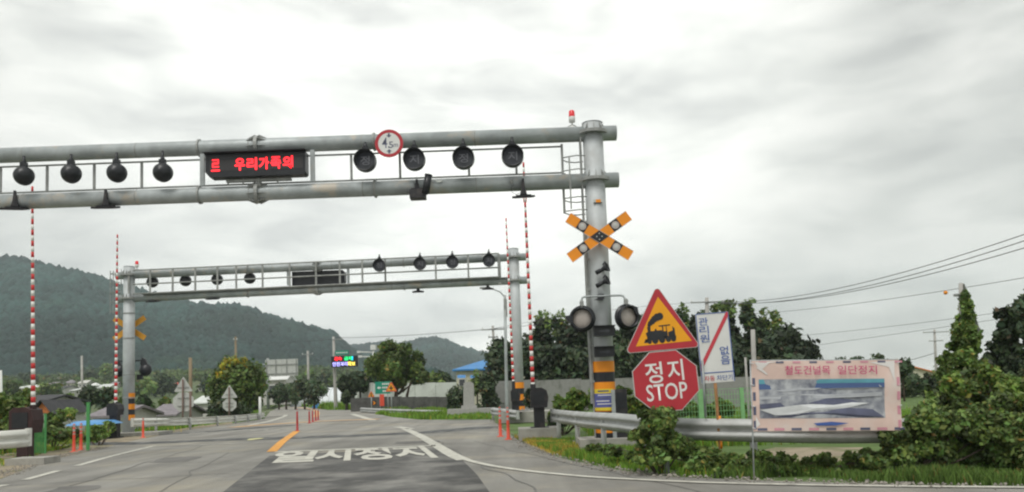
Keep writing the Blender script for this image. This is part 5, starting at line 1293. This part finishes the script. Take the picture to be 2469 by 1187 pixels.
# big tree right of centre
Y = 66.; s = Y/F; base = gt(965, Y)
t = thing('broadleaf_tree', 'large dark spreading tree above the green direction sign', 'tree', base)
def rel(px, py, dy=0): return tuple(P(px, py, Y+dy)-Vector(base))
blobs = [(948, 855, 46, 34), (925, 885, 52, 36), (985, 875, 46, 34), (1005, 900, 32, 28), (955, 905, 66, 30), (905, 880, 28, 26), (975, 845, 22, 18), (935, 838, 26, 14)]
cs, rs = [], []
for i, (px, py, rx, rz) in enumerate(blobs):
    c_, q_ = ellip_clusters(rel(px, py, rnd.uniform(-1, 1)), (rx*s, rx*s*.9, rz*s), 13, 300+i, .42); cs.append(c_); rs.append(q_)
cs = np.concatenate(cs); rs = np.concatenate(rs); co, f, ti = leaves(cs, rs, 24000, .16, 9, lo=.3, hi=1.35); arrmesh('crown', co, f, M_leaf, t, ti)
MB().path([(-.6, 0, -.2), (-.4, 0, 1.0), (-.2, 0, 2.4), (0, 0, 3.6)], [.2, .17, .13, .05], 8).build('trunk', M_bark, t)
MB().path([(.5, 0, -.2), (.55, 0, 1.2), (.9, 0, 2.4)], [.14, .12, .05], 8).build('trunk', M_bark, t)
for e_ in ((-1.4, .2, 2.7), (1.4, 0, 2.8), (.6, .5, 3.2)): MB().path([(-.2, 0, 1.3), (e_[0]*.6, 0, 2.0), e_], [.1, .07, .03], 6).build('limb', M_bark, t)
Y = 74.; s = Y/F
for i, (px, pt_, w_, hh) in enumerate(((836, 900, 22, 34), (868, 893, 30, 30), (900, 898, 28, 28), (1040, 905, 34, 26), (1075, 900, 30, 30))):
    zc = Z(px, pt_+hh*.75, Y); tree('background_tree', ['tall narrow dark tree right of the message board pole', 'dark tree behind the left edge of the large tree', 'low dark tree directly behind the large tree', 'green tree between large tree and blue roofed building', 'dark tree just left of the blue roofed building'][i], 'tree', gt(px, Y+i), 0, (0, 0, zc), (w_*s, w_*s*.8, hh*s), 16, 2900, .22, M_leafd if i != 3 else M_leaf, 60+i, 'dark trees around the large tree', trunk_r=.12, cr=.45, limbs=2)
Y = 73.5
bush('dark_shrub', 'dark bush foot below the tall narrow tree at the message pole', 'shrub', gt(836, Y), [(0, 0, .9, .7, .6, 1.0)], 900, .2, M_leafd, 71)
# conifers by the monument
for i, (px, pt_, w_, Y, m_, pb_) in enumerate(((1174, 905, 26, 50, M_leafd, 985), (1101, 942, 16, 50, M_leafd, 985), (1150, 893, 16, 52, M_leaf, 960), (1184, 862, 9, 60, M_leafd, 920))):
    s = Y/F; zt = Z(px, pt_, Y); t = thing('evergreen_shrub' if i < 2 else 'slim_tree', ['dark conical evergreen right of the stone monument', 'rounded dark evergreen left of the stone monument', 'thin leafy tree behind the stone monument', 'sparse young tree in front of the blue roof'][i], 'shrub' if i < 2 else 'tree', gt(px, Y), 0, 'evergreens around the monument')
    cs = []; rs = []; r = random.Random(i+5)
    z0 = .2 if i < 2 else zt*.45
    for k in range(34 if i < 2 else 12):
        u = r.random(); rad = w_*s*(1-u*.8 if i != 1 else math.sqrt(max(0, 1-u*u)))*.85; a = r.uniform(0, 2*PI); q_ = r.random()**.5*rad
        cs.append((math.cos(a)*q_, math.sin(a)*q_, z0+u*(zt-z0-.15))); rs.append(.26+.2*r.random())
    co, f, ti = leaves(cs, rs, 4200 if i < 2 else 420, .13, 80+i, lo=.4, hi=1.3); arrmesh('foliage', co, f, m_, t, ti)
    MB().tube((0, 0, -.1), (0, 0, zt*.9), .07, .02, 8).build('trunk', M_bark, t)
# dark grove on the right, tree by tree
grove = [(1210, 830, 6, 60, 0), (1285, 800, 24, 66, 0), (1315, 772, 26, 64, 1), (1352, 768, 28, 66, 1), (1392, 778, 26, 62, 0), (1432, 784, 26, 64, 0), (1480, 790, 28, 60, 0), (1525, 782, 30, 62, 1), (1570, 775, 30, 60, 0), (1612, 768, 28, 62, 1), (1650, 758, 26, 60, 1), (1690, 765, 28, 62, 0),
         (1735, 755, 26, 58, 1), (1768, 745, 20, 60, 1), (1812, 742, 17, 58, 2), (1845, 768, 20, 60, 1), (1878, 772, 13, 58, 2), (1905, 800, 30, 56, 0), (1868, 815, 40, 54, 0), (1940, 835, 26, 57, 0), (1298, 840, 32, 58, 0), (1365, 840, 34, 57, 0), (1500, 845, 40, 55, 0), (1640, 850, 40, 55, 0), (1770, 840, 40, 55, 0)]
gwhere = ['between the slender pole and the far right pillar', 'at the left end beside the near barrier arm', 'with pale feathery top right of the barrier arm', 'with light tips left of the near pillar', 'just left of the near pillar', 'behind the near pillar lamps', 'between near pillar and triangle sign', 'behind the left slope of the triangle', 'behind the locomotive triangle', 'behind the right slope of the triangle', 'with feathery top left of the notice board', 'behind the white notice board', 'just right of the notice board top', 'with narrow tip right of the notice board', 'with tallest pointed tip above the banner left edge', 'with rounded top above the banner', 'with slim pointed top over the banner wording', 'with the sloping right shoulder of the grove', 'wide and low in front above the banner', 'lowest at the right end of the grove', 'low in front beside the near barrier', 'low in front left of the near pillar', 'low in front right of the near pillar', 'low in front behind the stop sign', 'low in front behind the notice board foot']
for i, (px, pt_, w_, Y, kd) in enumerate(grove):
    s = Y/F; zt = Z(px, pt_, Y); zc = zt*.55
    t = thing('grove_tree', 'dark grove tree '+gwhere[i], 'tree', gt(px, Y), 0, 'dark grove behind the concrete wall'); r = random.Random(100+i); cs = []; rs = []
    for k in range(30):
        u = r.random(); prof = (1-.25*u) if kd == 0 else (1-.75*u**1.3 if kd == 1 else 1-.9*u**.9)
        rad = w_*s*1.45*prof; a = r.uniform(0, 2*PI); q_ = r.random()**.6*rad
        cs.append((math.cos(a)*q_, math.sin(a)*q_*.8, .4+u*(zt-.6))); rs.append((.55+.4*r.random())*(1 if kd == 0 else .9-.4*u))
    co, f, ti = leaves(cs, rs, 5200, .27, 500+i, lo=.35, hi=1.15); arrmesh('crown', co, f, M_leafd, t, ti)
    if kd:   # feathery lighter shoots at the top
        cs = [(r.uniform(-.4, .4)*w_*s*1.3, r.uniform(-.5, .5), zt+.55-r.random()*1.8) for k in range(12)]; co, f, ti = leaves(cs, [.22+.16*r.random() for k in cs], 420, .17, 700+i, lo=.8, hi=1.5); arrmesh('shoot_foliage', co, f, M_leaf, t, ti)
    MB().tube((0, 0, -.1), (0, 0, zt*.85), .13, .04, 8).build('trunk', M_bark, t)
# sparse little trees over the banner
for i, (px, pt_, Y) in enumerate(((1985, 862, 50), (2040, 858, 55), (2072, 862, 55), (2130, 850, 45), (2178, 858, 42))):
    s = Y/F; zt = Z(px, pt_, Y); tree('young_tree', ['sparse young tree right of the dark grove', 'low rounded tree above the middle of banner', 'flat topped young tree above the banner wording end', 'thin branching young tree above the banner right half', 'bushy young tree above the banner right corner'][i], 'tree', gt(px, Y), 0, (0, 0, zt*.75), (26*s, 22*s, zt*.22), 9, 520, .16, M_leafd, 900+i, 'small trees above the banner', trunk_r=.05, cr=.5, limbs=6)
for i, (px, pt_, Y) in enumerate(((2215, 900, 50), (2150, 905, 48), (2060, 900, 52), (1990, 900, 50))):
    s = Y/F; zt = Z(px, pt_, Y); bush('hedge_bush', ['dark hedge bush below the orange gabled house', 'dark hedge bush behind the banner right edge', 'dark hedge bush behind the banner middle', 'dark hedge bush right below the grove end'][i], 'bush', gt(px, Y), [(-.6, 0, zt*.5, 1.2, .8, zt*.5), (.8, 0, zt*.45, 1.2, .8, zt*.5)], 1500, .2, M_leafd, 920+i, 'dark hedge on the right horizon')
# right edge tree
Y = 24.; s = Y/F; base = gt(2470, Y); t = thing('roadside_tree', 'dark airy tree cut off by the right picture edge', 'tree', base)
cs, rs = [], []; r = random.Random(3)
for (px, py, rx, rz, n_) in ((2445, 780, 55, 60, 46), (2430, 850, 60, 50, 34), (2480, 740, 45, 55, 30), (2540, 800, 60, 110, 40), (2400, 880, 45, 40, 22), (2470, 900, 70, 60, 30)):
    c_, q_ = ellip_clusters(tuple(P(px, py, Y+r.uniform(-.6, .6))-Vector(base)), (rx*s, rx*s*.8, rz*s), n_, int(px+py), .26); cs.append(c_); rs.append(q_)
cs = np.concatenate(cs); rs = np.concatenate(rs)*.85; co, f, ti = leaves(cs, rs, 11000, .11, 33, lo=.35, hi=1.3); arrmesh('crown', co, f, M_leafd, t, ti)
MB().path([(.3, 0, -.2), (.35, 0, 1.0), (.2, 0, 2.2), (.1, 0, 3.6)], [.16, .13, .09, .03], 8).build('trunk', M_bark, t)
for k in range(14):
    e_ = Vector(cs[r.randrange(len(cs))]); MB().path([(.25, 0, 1.2+.1*k), (e_.x*.5+.1, e_.y*.5, e_.z*.7+.3), e_], [.05, .03, .01], 5).build('limb', M_bark, t)

# vine covered pole
Y = 16.5; s = Y/F; xb = X(2332, 1000, Y); tp = P(2317, 683, Y)
t = thing('vine_pole', 'concrete pole and slanting guy cover swallowed by bright vines', 'utility pole', (xb, Y, 0)); d = Vector((tp.x-xb, 0, tp.z))
MB().path([(0, 0, -.2), d*.5, d], [.16, .12, .045], 12).build('pole_shaft', M_pole, t)
gv = [P(a_, b_, Y)-t.location for a_, b_ in ((2319, 686), (2357, 798), (2350, 812), (2318, 800))]
MB().add([v+Vector((0, -.10, 0)) for v in gv]+[v+Vector((0, .0, 0)) for v in gv], [(0, 1, 2, 3), (7, 6, 5, 4), (0, 4, 5, 1), (1, 5, 6, 2), (3, 2, 6, 7), (0, 3, 7, 4)]).build('guy_cover', mat('dark_guy_cover', (.12, .13, .11), .7), t)
MB().box(P(2310, 712, Y)-t.location, (.14, .1, .05)).build('crossarm', M_galvd, t)
cs, rs = [], []
for (px, py, rx) in [(2325, 722, 3), (2327, 735, 6), (2331, 752, 9), (2334, 770, 12), (2334, 785, 15), (2332, 800, 19), (2332, 815, 22), (2328, 830, 26), (2325, 860, 30), (2330, 890, 36), (2322, 915, 48), (2335, 930, 50)]:
    for k in range(18): q = P(px+rnd.gauss(0, rx*.5), py+rnd.gauss(0, 9), Y+rnd.uniform(-.25, .25))-t.location; cs.append(tuple(q)); rs.append(.05+rx*s*.24*rnd.uniform(.6, 1.2))
for (px, py) in [(2312, 765), (2306, 785), (2300, 800), (2290, 835), (2280, 850), (2268, 868), (2360, 845), (2372, 870)]: cs.append(tuple(P(px, py, Y)-t.location)); rs.append(.035+rnd.random()*.05)
co, f, ti = leaves(cs, rs, 32000, .055, 44, lo=.5, hi=1.5); arrmesh('vine_foliage', co, f, mat('vine_leaves', (.12, .20, .05), .55, attr=True, trans=.25, spec=.3), t, ti)

# great overgrown thicket at the right
def mass(name, label, blobs, n, leaf, m, seed, Yc, cat='thicket', group='overgrown thicket on the right', lo=.3, hi=1.45, ncl=26, cr=.30):
    base = (X(blobs[0][0], 1000, Yc), Yc, 0); bl = []
    for (px, py, rx, rz, y) in blobs:
        q = P(px, py, y); s_ = y/F; bl.append((q.x-base[0], q.y-base[1], q.z, rx*s_, rx*s_*.7, rz*s_))
    return bush(name, label, cat, base, bl, n, leaf, m, seed, group, lo, hi, ncl, cr)
mass('thicket', 'tall bright green climbing thicket around the vine pole foot', [(2330, 950, 75, 60, 15.5), (2260, 985, 70, 60, 15), (2400, 960, 80, 60, 15.8), (2340, 1020, 110, 60, 14.6), (2450, 1000, 80, 70, 15), (2240, 1040, 70, 50, 14)], 22000, .065, M_leaf, 51, 15, ncl=30, lo=.3, hi=1.5)
mass('thicket', 'bright yellow green creeper slope at the right edge', [(2440, 930, 55, 26, 14.6), (2390, 905, 40, 26, 15.2), (2480, 950, 60, 40, 14.4), (2300, 930, 40, 30, 14.4)], 5200, .06, M_leafb, 52, 14.6)
mass('thicket', 'dark leafy thicket low at the right roadside', [(2190, 1085, 75, 50, 11.3), (2290, 1080, 80, 60, 11.3), (2390, 1075, 80, 70, 11.2), (2120, 1115, 60, 32, 11.4), (2480, 1070, 90, 80, 11.0), (2570, 1070, 90, 80, 11.0), (2330, 1030, 90, 60, 11.6), (2440, 1020, 90, 70, 11.6), (2240, 1035, 70, 40, 11.2), (2170, 1050, 60, 30, 11.3), (2400, 1010, 80, 60, 11.2), (2480, 1000, 80, 60, 11.2), (2310, 1020, 60, 40, 11.1), (2380, 1040, 60, 40, 11.0), (2460, 1045, 60, 40, 11.0)], 60000, .048, M_leaf, 53, 11.3, ncl=30, lo=.25, hi=1.3)
# bush swallowing the guardrail below the stop sign
mass('roadside_bush', 'leafy bush swallowing the guardrail below the stop sign', [(1580, 1010, 55, 42, 12.5), (1545, 1045, 32, 40, 12.6), (1605, 1070, 60, 34, 12.5), (1560, 1095, 60, 25, 12.6), (1600, 985, 38, 26, 12.6), (1650, 1080, 40, 30, 12.4), (1600, 1040, 45, 40, 12.3), (1580, 1100, 70, 24, 12.3)], 15000, .055, M_leaf, 54, 12.5, cat='bush', group='bushes along the right guardrail', lo=.4, hi=1.5)
mass('roadside_bush', 'low weeds bush under the guardrail between signs and banner', [(1700, 1100, 50, 26, 12.3), (1760, 1110, 45, 24, 12.2), (1680, 1125, 40, 16, 12.1), (1800, 1120, 45, 18, 12.1), (1900, 1135, 80, 14, 11.7), (2020, 1138, 80, 16, 11.6), (1740, 1135, 60, 16, 11.9)], 9000, .05, M_leaf, 55, 12.2, cat='bush', group='bushes along the right guardrail')
mass('roadside_bush', 'green bush behind the guardrail left of the near pillar', [(1360, 975, 30, 26, 24), (1395, 965, 36, 28, 24), (1440, 962, 36, 28, 24), (1350, 1005, 28, 22, 24)], 4200, .1, M_leafb, 56, 24, cat='bush', group='bushes behind the right guardrail', lo=.4, hi=1.2)
mass('roadside_bush', 'dark round bush behind the near barrier pedestal', [(1345, 1010, 26, 26, 23.5), (1275, 960, 14, 30, 24)], 2600, .09, M_leafd, 57, 24, cat='bush', group='bushes behind the right guardrail')
mass('roadside_bush', 'tall weeds behind the stop sign and notice board', [(1530, 975, 40, 30, 19), (1660, 990, 60, 24, 21.5), (1740, 985, 50, 24, 21.5), (1500, 960, 30, 30, 21), (1860, 990, 90, 26, 22), (1980, 980, 80, 30, 22)], 9000, .09, M_leafb, 58, 21, cat='bush', group='bushes behind the right guardrail', lo=.4, hi=1.2)
# left side growth
mass('roadside_bush', 'loose weeds sprawling below the banner along the kerb', [(1880, 1105, 60, 16, 12.0), (1980, 1112, 60, 18, 11.8), (2080, 1105, 60, 24, 11.6), (1830, 1100, 40, 14, 12.2), (1480, 1085, 40, 14, 14.0), (1440, 1080, 36, 10, 15.2)], 9000, .045, M_leaf, 59, 12, cat='bush', group='bushes along the right guardrail')
mass('left_bush', 'bush mass left of the maroon motor box', [(20, 985, 50, 42, 25), (-40, 980, 60, 50, 24), (60, 960, 30, 24, 26), (10, 1030, 60, 30, 22.5)], 6500, .09, M_leaf, 61, 24, cat='bush', group='bushes on the left verge')
mass('left_bush', 'leafy bush right of the green fence panel', [(130, 1015, 26, 26, 25.5), (150, 1050, 45, 18, 25), (115, 1048, 34, 20, 24), (225, 1052, 26, 12, 25)], 5600, .085, M_leaf, 62, 25, cat='bush', group='bushes on the left verge')
mass('left_bush', 'bright weeds between green post and far barrier', [(238, 1040, 28, 22, 27), (262, 1028, 18, 20, 29), (160, 1000, 30, 18, 33)], 3000, .09, M_leafb, 63, 27, cat='bush', group='bushes on the left verge')
for i, (px, pt_, w_, hh, Y, m_, lab) in enumerate(((215, 938, 30, 40, 62, M_leafd, 'dark rounded tree behind the thin village pole'), (252, 942, 22, 32, 60, M_leafd, 'dark tree left of the far barrier arm'), (172, 955, 26, 26, 60, M_leaf, 'green tree left of the dark village tree'), (350, 955, 20, 22, 60, M_leafd, 'dark bushy tree right of the far left pillar'), (395, 960, 18, 18, 62, M_leaf, 'green low tree left of the grey triangle back'), (140, 962, 30, 20, 58, M_leaf, 'low green tree above the canopy roof'), (300, 960, 20, 30, 60, M_leaf, 'green tree behind the far left pillar foot'))):
    s = Y/F; zc = Z(px, pt_+hh*.5, Y); tree('village_tree', lab, 'tree', gt(px, Y, -1), 0, (0, 0, zc+1), (w_*s, w_*s*.8, hh*s*.55), 16, 2100, .2, m_, 1000+i, 'trees between road and village', trunk_r=.1, cr=.45, limbs=2)
bush('left_bush', 'dark shrub under the round tree between sign backs and road', 'bush', gt(535, 51), [(0, 0, .6, .9, .7, .8), (1.2, 0, .5, .8, .7, .6)], 2200, .12, M_leafd, 64, 'bushes on the left verge')
# distant field trees
r = random.Random(9); t_n = ['left of the village', 'behind the leftmost houses', 'between village roofs', 'above the village pole', 'right of the far left pillar', 'behind the sign backs', 'near the forest edge', 'left of the round tree', 'right of the overhead sign', 'behind the greenhouse', 'beyond the message board', 'left of the message board']
for i, (px, Y) in enumerate(((14, 190), (66, 330), (122, 210), (212, 330), (338, 210), (392, 220), (250, 345), (500, 240), (736, 250), (778, 260), (816, 230), (700, 280))):
    x = X(px, 930, Y); zg = float(terrain(np.array(x), np.array(Y))); h = 5+3*r.random()
    tree('field_tree', 'small distant tree '+t_n[i], 'tree', (x, Y, zg), h, (0, 0, h*.55), (4.4, 3.5, h*.45), 12, 700, .7, M_leafd if i % 2 else M_leaf, 1100+i, 'distant trees on the fields', trunk_r=.2, cr=.5, limbs=2)

# scrub and hedges between the paddies: uncountable cover
rs_ = np.random.RandomState(17); n_ = 1500
yy = rs_.uniform(95, 470, n_); aa = rs_.uniform(-.70, -.20, n_); xx_ = aa*yy
ok = (fbm(xx_/38, yy/26, 33, 3) > .50) | ((yy > 400) & (rs_.rand(n_) < .7))
xx_, yy = xx_[ok], yy[ok]; zz_ = terrain(xx_, yy); rr_s = (1.0+1.6*rs_.rand(len(yy)))*np.clip(yy/260, .5, 1.3)
co, f, ti = leaves(np.stack([xx_, yy, zz_+rr_s*.4], 1), np.stack([rr_s*1.5, rr_s*1.2, rr_s*.8], 1), 42000, .75, 71, lo=.4, hi=1.3)
o = arrmesh('scrub', co, f, M_leaf, tint=ti*np.array([.8, .8, .85])); struct(o, 'stuff'); o['label'] = 'scrub and hedges between the far fields'
# ------------------------------------------------------------------ grass (nobody could count it)
def inside(pt, poly):
    x, y = pt; c = False; n = len(poly); j = n-1
    for i in range(n):
        xi, yi = poly[i]; xj, yj = poly[j]
        if (yi > y) != (yj > y) and x < (xj-xi)*(y-yi)/(yj-yi)+xi: c = not c
        j = i
    return c
def grass(label, poly, n, h, w_, seed, yellow=0., m=M_grass, clump=.8):
    poly = [(p[0], p[1]) for p in poly]; r = np.random.RandomState(seed); xs_ = [p[0] for p in poly]; ys_ = [p[1] for p in poly]; pts = np.zeros((0, 2))
    P_ = np.array(poly)
    while len(pts) < n:
        q = np.stack([r.uniform(min(xs_), max(xs_), n), r.uniform(min(ys_), max(ys_), n)], 1)
        ins = np.zeros(n, bool); j = len(P_)-1
        for i in range(len(P_)):
            xi, yi = P_[i]; xj, yj = P_[j]
            c = ((yi > q[:, 1]) != (yj > q[:, 1])) & (q[:, 0] < (xj-xi)*(q[:, 1]-yi)/(yj-yi+1e-12)+xi); ins ^= c; j = i
        den = fbm(q[:, 0]/clump, q[:, 1]/clump, seed, 3); ins &= den > .30+.12*r.rand(n)
        pts = np.concatenate([pts, q[ins]])
    pts = pts[:n]; zg = terrain(pts[:, 0], pts[:, 1])-.03
    hh = h*(.5+.9*r.rand(n))*(.5+1.1*np.clip((fbm(pts[:, 0]/1.3, pts[:, 1]/1.3, seed+4, 2)-.25)*2, 0, 1)); a = r.uniform(0, 2*PI, n); le = r.uniform(0, .5, n)*hh
    dx, dy = np.cos(a), np.sin(a); lx, ly = r.normal(size=n), r.normal(size=n); nn = np.hypot(lx, ly); lx /= nn; ly /= nn; wv = w_*(.6+.8*r.rand(n))
    b0 = np.stack([pts[:, 0]-dx*wv, pts[:, 1]-dy*wv, zg], 1); b1 = np.stack([pts[:, 0]+dx*wv, pts[:, 1]+dy*wv, zg], 1)
    m0 = np.stack([pts[:, 0]+lx*le*.35-dx*wv*.7, pts[:, 1]+ly*le*.35-dy*wv*.7, zg+hh*.6], 1); m1 = m0 + np.stack([dx*wv*1.4, dy*wv*1.4, 0*wv], 1)
    tp_ = np.stack([pts[:, 0]+lx*le, pts[:, 1]+ly*le, zg+hh], 1)
    co = np.stack([b0, b1, m1, m0, tp_], 1).reshape(-1, 3); o5 = np.arange(n)[:, None]*5
    f = np.concatenate([o5+np.array([0, 1, 2]), o5+np.array([0, 2, 3]), o5+np.array([3, 2, 4])])
    tv = .55+.8*r.rand(n); ye = (r.rand(n) < yellow)|(fbm(pts[:, 0]/1.1, pts[:, 1]/1.1, seed+8, 2) < .3*yellow*2)
    tint = np.stack([tv*np.where(ye, 2.6, 1), tv*np.where(ye, 1.15, 1), tv*np.where(ye, 1.4, .9)], 1)
    o = arrmesh('grass', co, f, m, tint=np.repeat(tint, 5, 0)); struct(o, 'stuff'); o['label'] = label; return o
re_ = [p+Vector((.12, .12, 0)) for p in right_edge]
vr = [p for p in re_ if 0 < p.x < 12 and p.y < 22]
v1 = [p for p in vr if p.x <= 2.9]; v2 = [p for p in vr if p.x >= 2.6]
grass('roadside grass between the curved road edge and the guardrail', [(p.x, p.y) for p in v1] + [(2.9, 13.8), (2.8, 18), (2.2, 22), (1.0, 21.5)], 30000, .17, .009, 1, .06)
grass('darker mixed grass and weeds below the banner along the curved road edge', [(p.x, p.y) for p in v2] + [(12, 12.0), (6, 12.4), (3.9, 13.4), (2.7, 13.8)], 30000, .15, .010, 21, .03, m=mat('dark_grass_blades', (.12, .20, .05), .7, attr=True, trans=.25, spec=.2))
grass('dry yellow grass at the foot of the barrier', [(p[0], p[1]) for p in GG((1240, 1056), (1262, 1046), (1330, 1060), (1440, 1078), (1420, 1100), (1330, 1096))], 5000, .14, .012, 2, .75)
grass('tall grass behind the right guardrail', [(2.0, 22), (3.0, 18), (4, 17.4), (12, 16.8), (14, 22), (9, 30), (2.5, 32)], 26000, .34, .016, 3, .05)
grass('grass under the far left guardrail', [(p[0], p[1]) for p in GG((325, 1052), (450, 1033), (560, 1018), (634, 1008), (648, 990), (620, 985), (560, 992), (400, 1003), (330, 1010), (318, 1035))], 26000, .24, .025, 4, .03, clump=2.)
grass('grass island beyond the crossing under the low guardrail', [(p[0], p[1]) for p in GG((905, 999), (945, 1005), (1010, 1011), (1100, 1012), (1186, 1010), (1190, 996), (1085, 990), (1000, 986), (920, 985))], 20000, .26, .03, 5, .04, clump=2.)
grass('grass slope beyond the junction left of the message board', [(p[0], p[1]) for p in GG((705, 979), (742, 981), (790, 988), (890, 988), (880, 978), (820, 972), (740, 970))], 9000, .6, .06, 6, .05, clump=3.)
grass('weeds by the left verge', [(-30, 15)]+[(p[0], p[1]) for p in GG((0, 1096), (110, 1073), (240, 1060), (262, 1048))]+[(-15, 36), (-22, 36), (-32, 24)], 26000, .28, .018, 7, .12)
grass('grass between the left guardrail and the round tree', [(p[0], p[1]) for p in GG((330, 1008), (400, 1002), (560, 991), (620, 984), (600, 978), (470, 982), (380, 990))], 14000, .45, .05, 8, .05, clump=2.)
grass('sparse grass tufts in the sandy left shoulder', [(p[0], p[1]) for p in GG((0, 1130), (110, 1092), (235, 1068), (240, 1062), (110, 1075), (0, 1098))], 3500, .14, .012, 9, .2)

# loose gravel along the road edges
rg_ = np.random.RandomState(41); gp = []
for edge, sgn, nn_ in ((right_edge, 1, 1500), (left_edge, 1, 900)):
    e_ = [p for p in edge if abs(p.x) < 14 and 7 < p.y < 40]
    for k in range(nn_):
        i = rg_.randint(len(e_)-1); p = e_[i].lerp(e_[i+1], rg_.rand()); gp.append((p.x+rg_.normal(0, .14), p.y+rg_.normal(0, .14)+.02))
gp = np.array(gp); ng = len(gp); bv = np.array([(1, 0, 0), (0, 1, 0), (-1, 0, 0), (0, -1, 0), (0, 0, 1), (0, 0, -.6)], float); bf = np.array([(0, 1, 4), (1, 2, 4), (2, 3, 4), (3, 0, 4), (1, 0, 5), (2, 1, 5), (3, 2, 5), (0, 3, 5)])
sz = .008+.022*rg_.rand(ng)**2.5; v = bv[None]*sz[:, None, None]*(.7+.6*rg_.rand(ng, 6, 1))+np.concatenate([gp, .004+sz[:, None]*.3], 1)[:, None]
tg = .6+.8*rg_.rand(ng)
o = arrmesh('gravel', v.reshape(-1, 3), (bf[None]+np.arange(ng)[:, None, None]*6).reshape(-1, 3), mat('gravel_stone', (.26, .24, .21), .9, attr=True), tint=np.repeat(tg, 6)); struct(o, 'stuff'); o['label'] = 'loose gravel along the road edges'

# ------------------------------------------------------------------ haze
mb = MB(); mb.box((0, 1060, 148.), (5400, 2400, 302.)); hz_ = mb.build('haze', D.materials.new('haze_air')); hz_['kind'] = 'stuff'; hz_['label'] = 'thin humid haze over the valley'
m = hz_.data.materials[0]; m.use_nodes = True; m.node_tree.nodes.clear(); o_ = m.node_tree.nodes.new('ShaderNodeOutputMaterial'); v_ = m.node_tree.nodes.new('ShaderNodeVolumePrincipled')
v_.inputs['Density'].default_value = .00028; v_.inputs['Color'].default_value = (.80, .88, .94, 1); m.node_tree.links.new(v_.outputs[0], o_.inputs['Volume'])
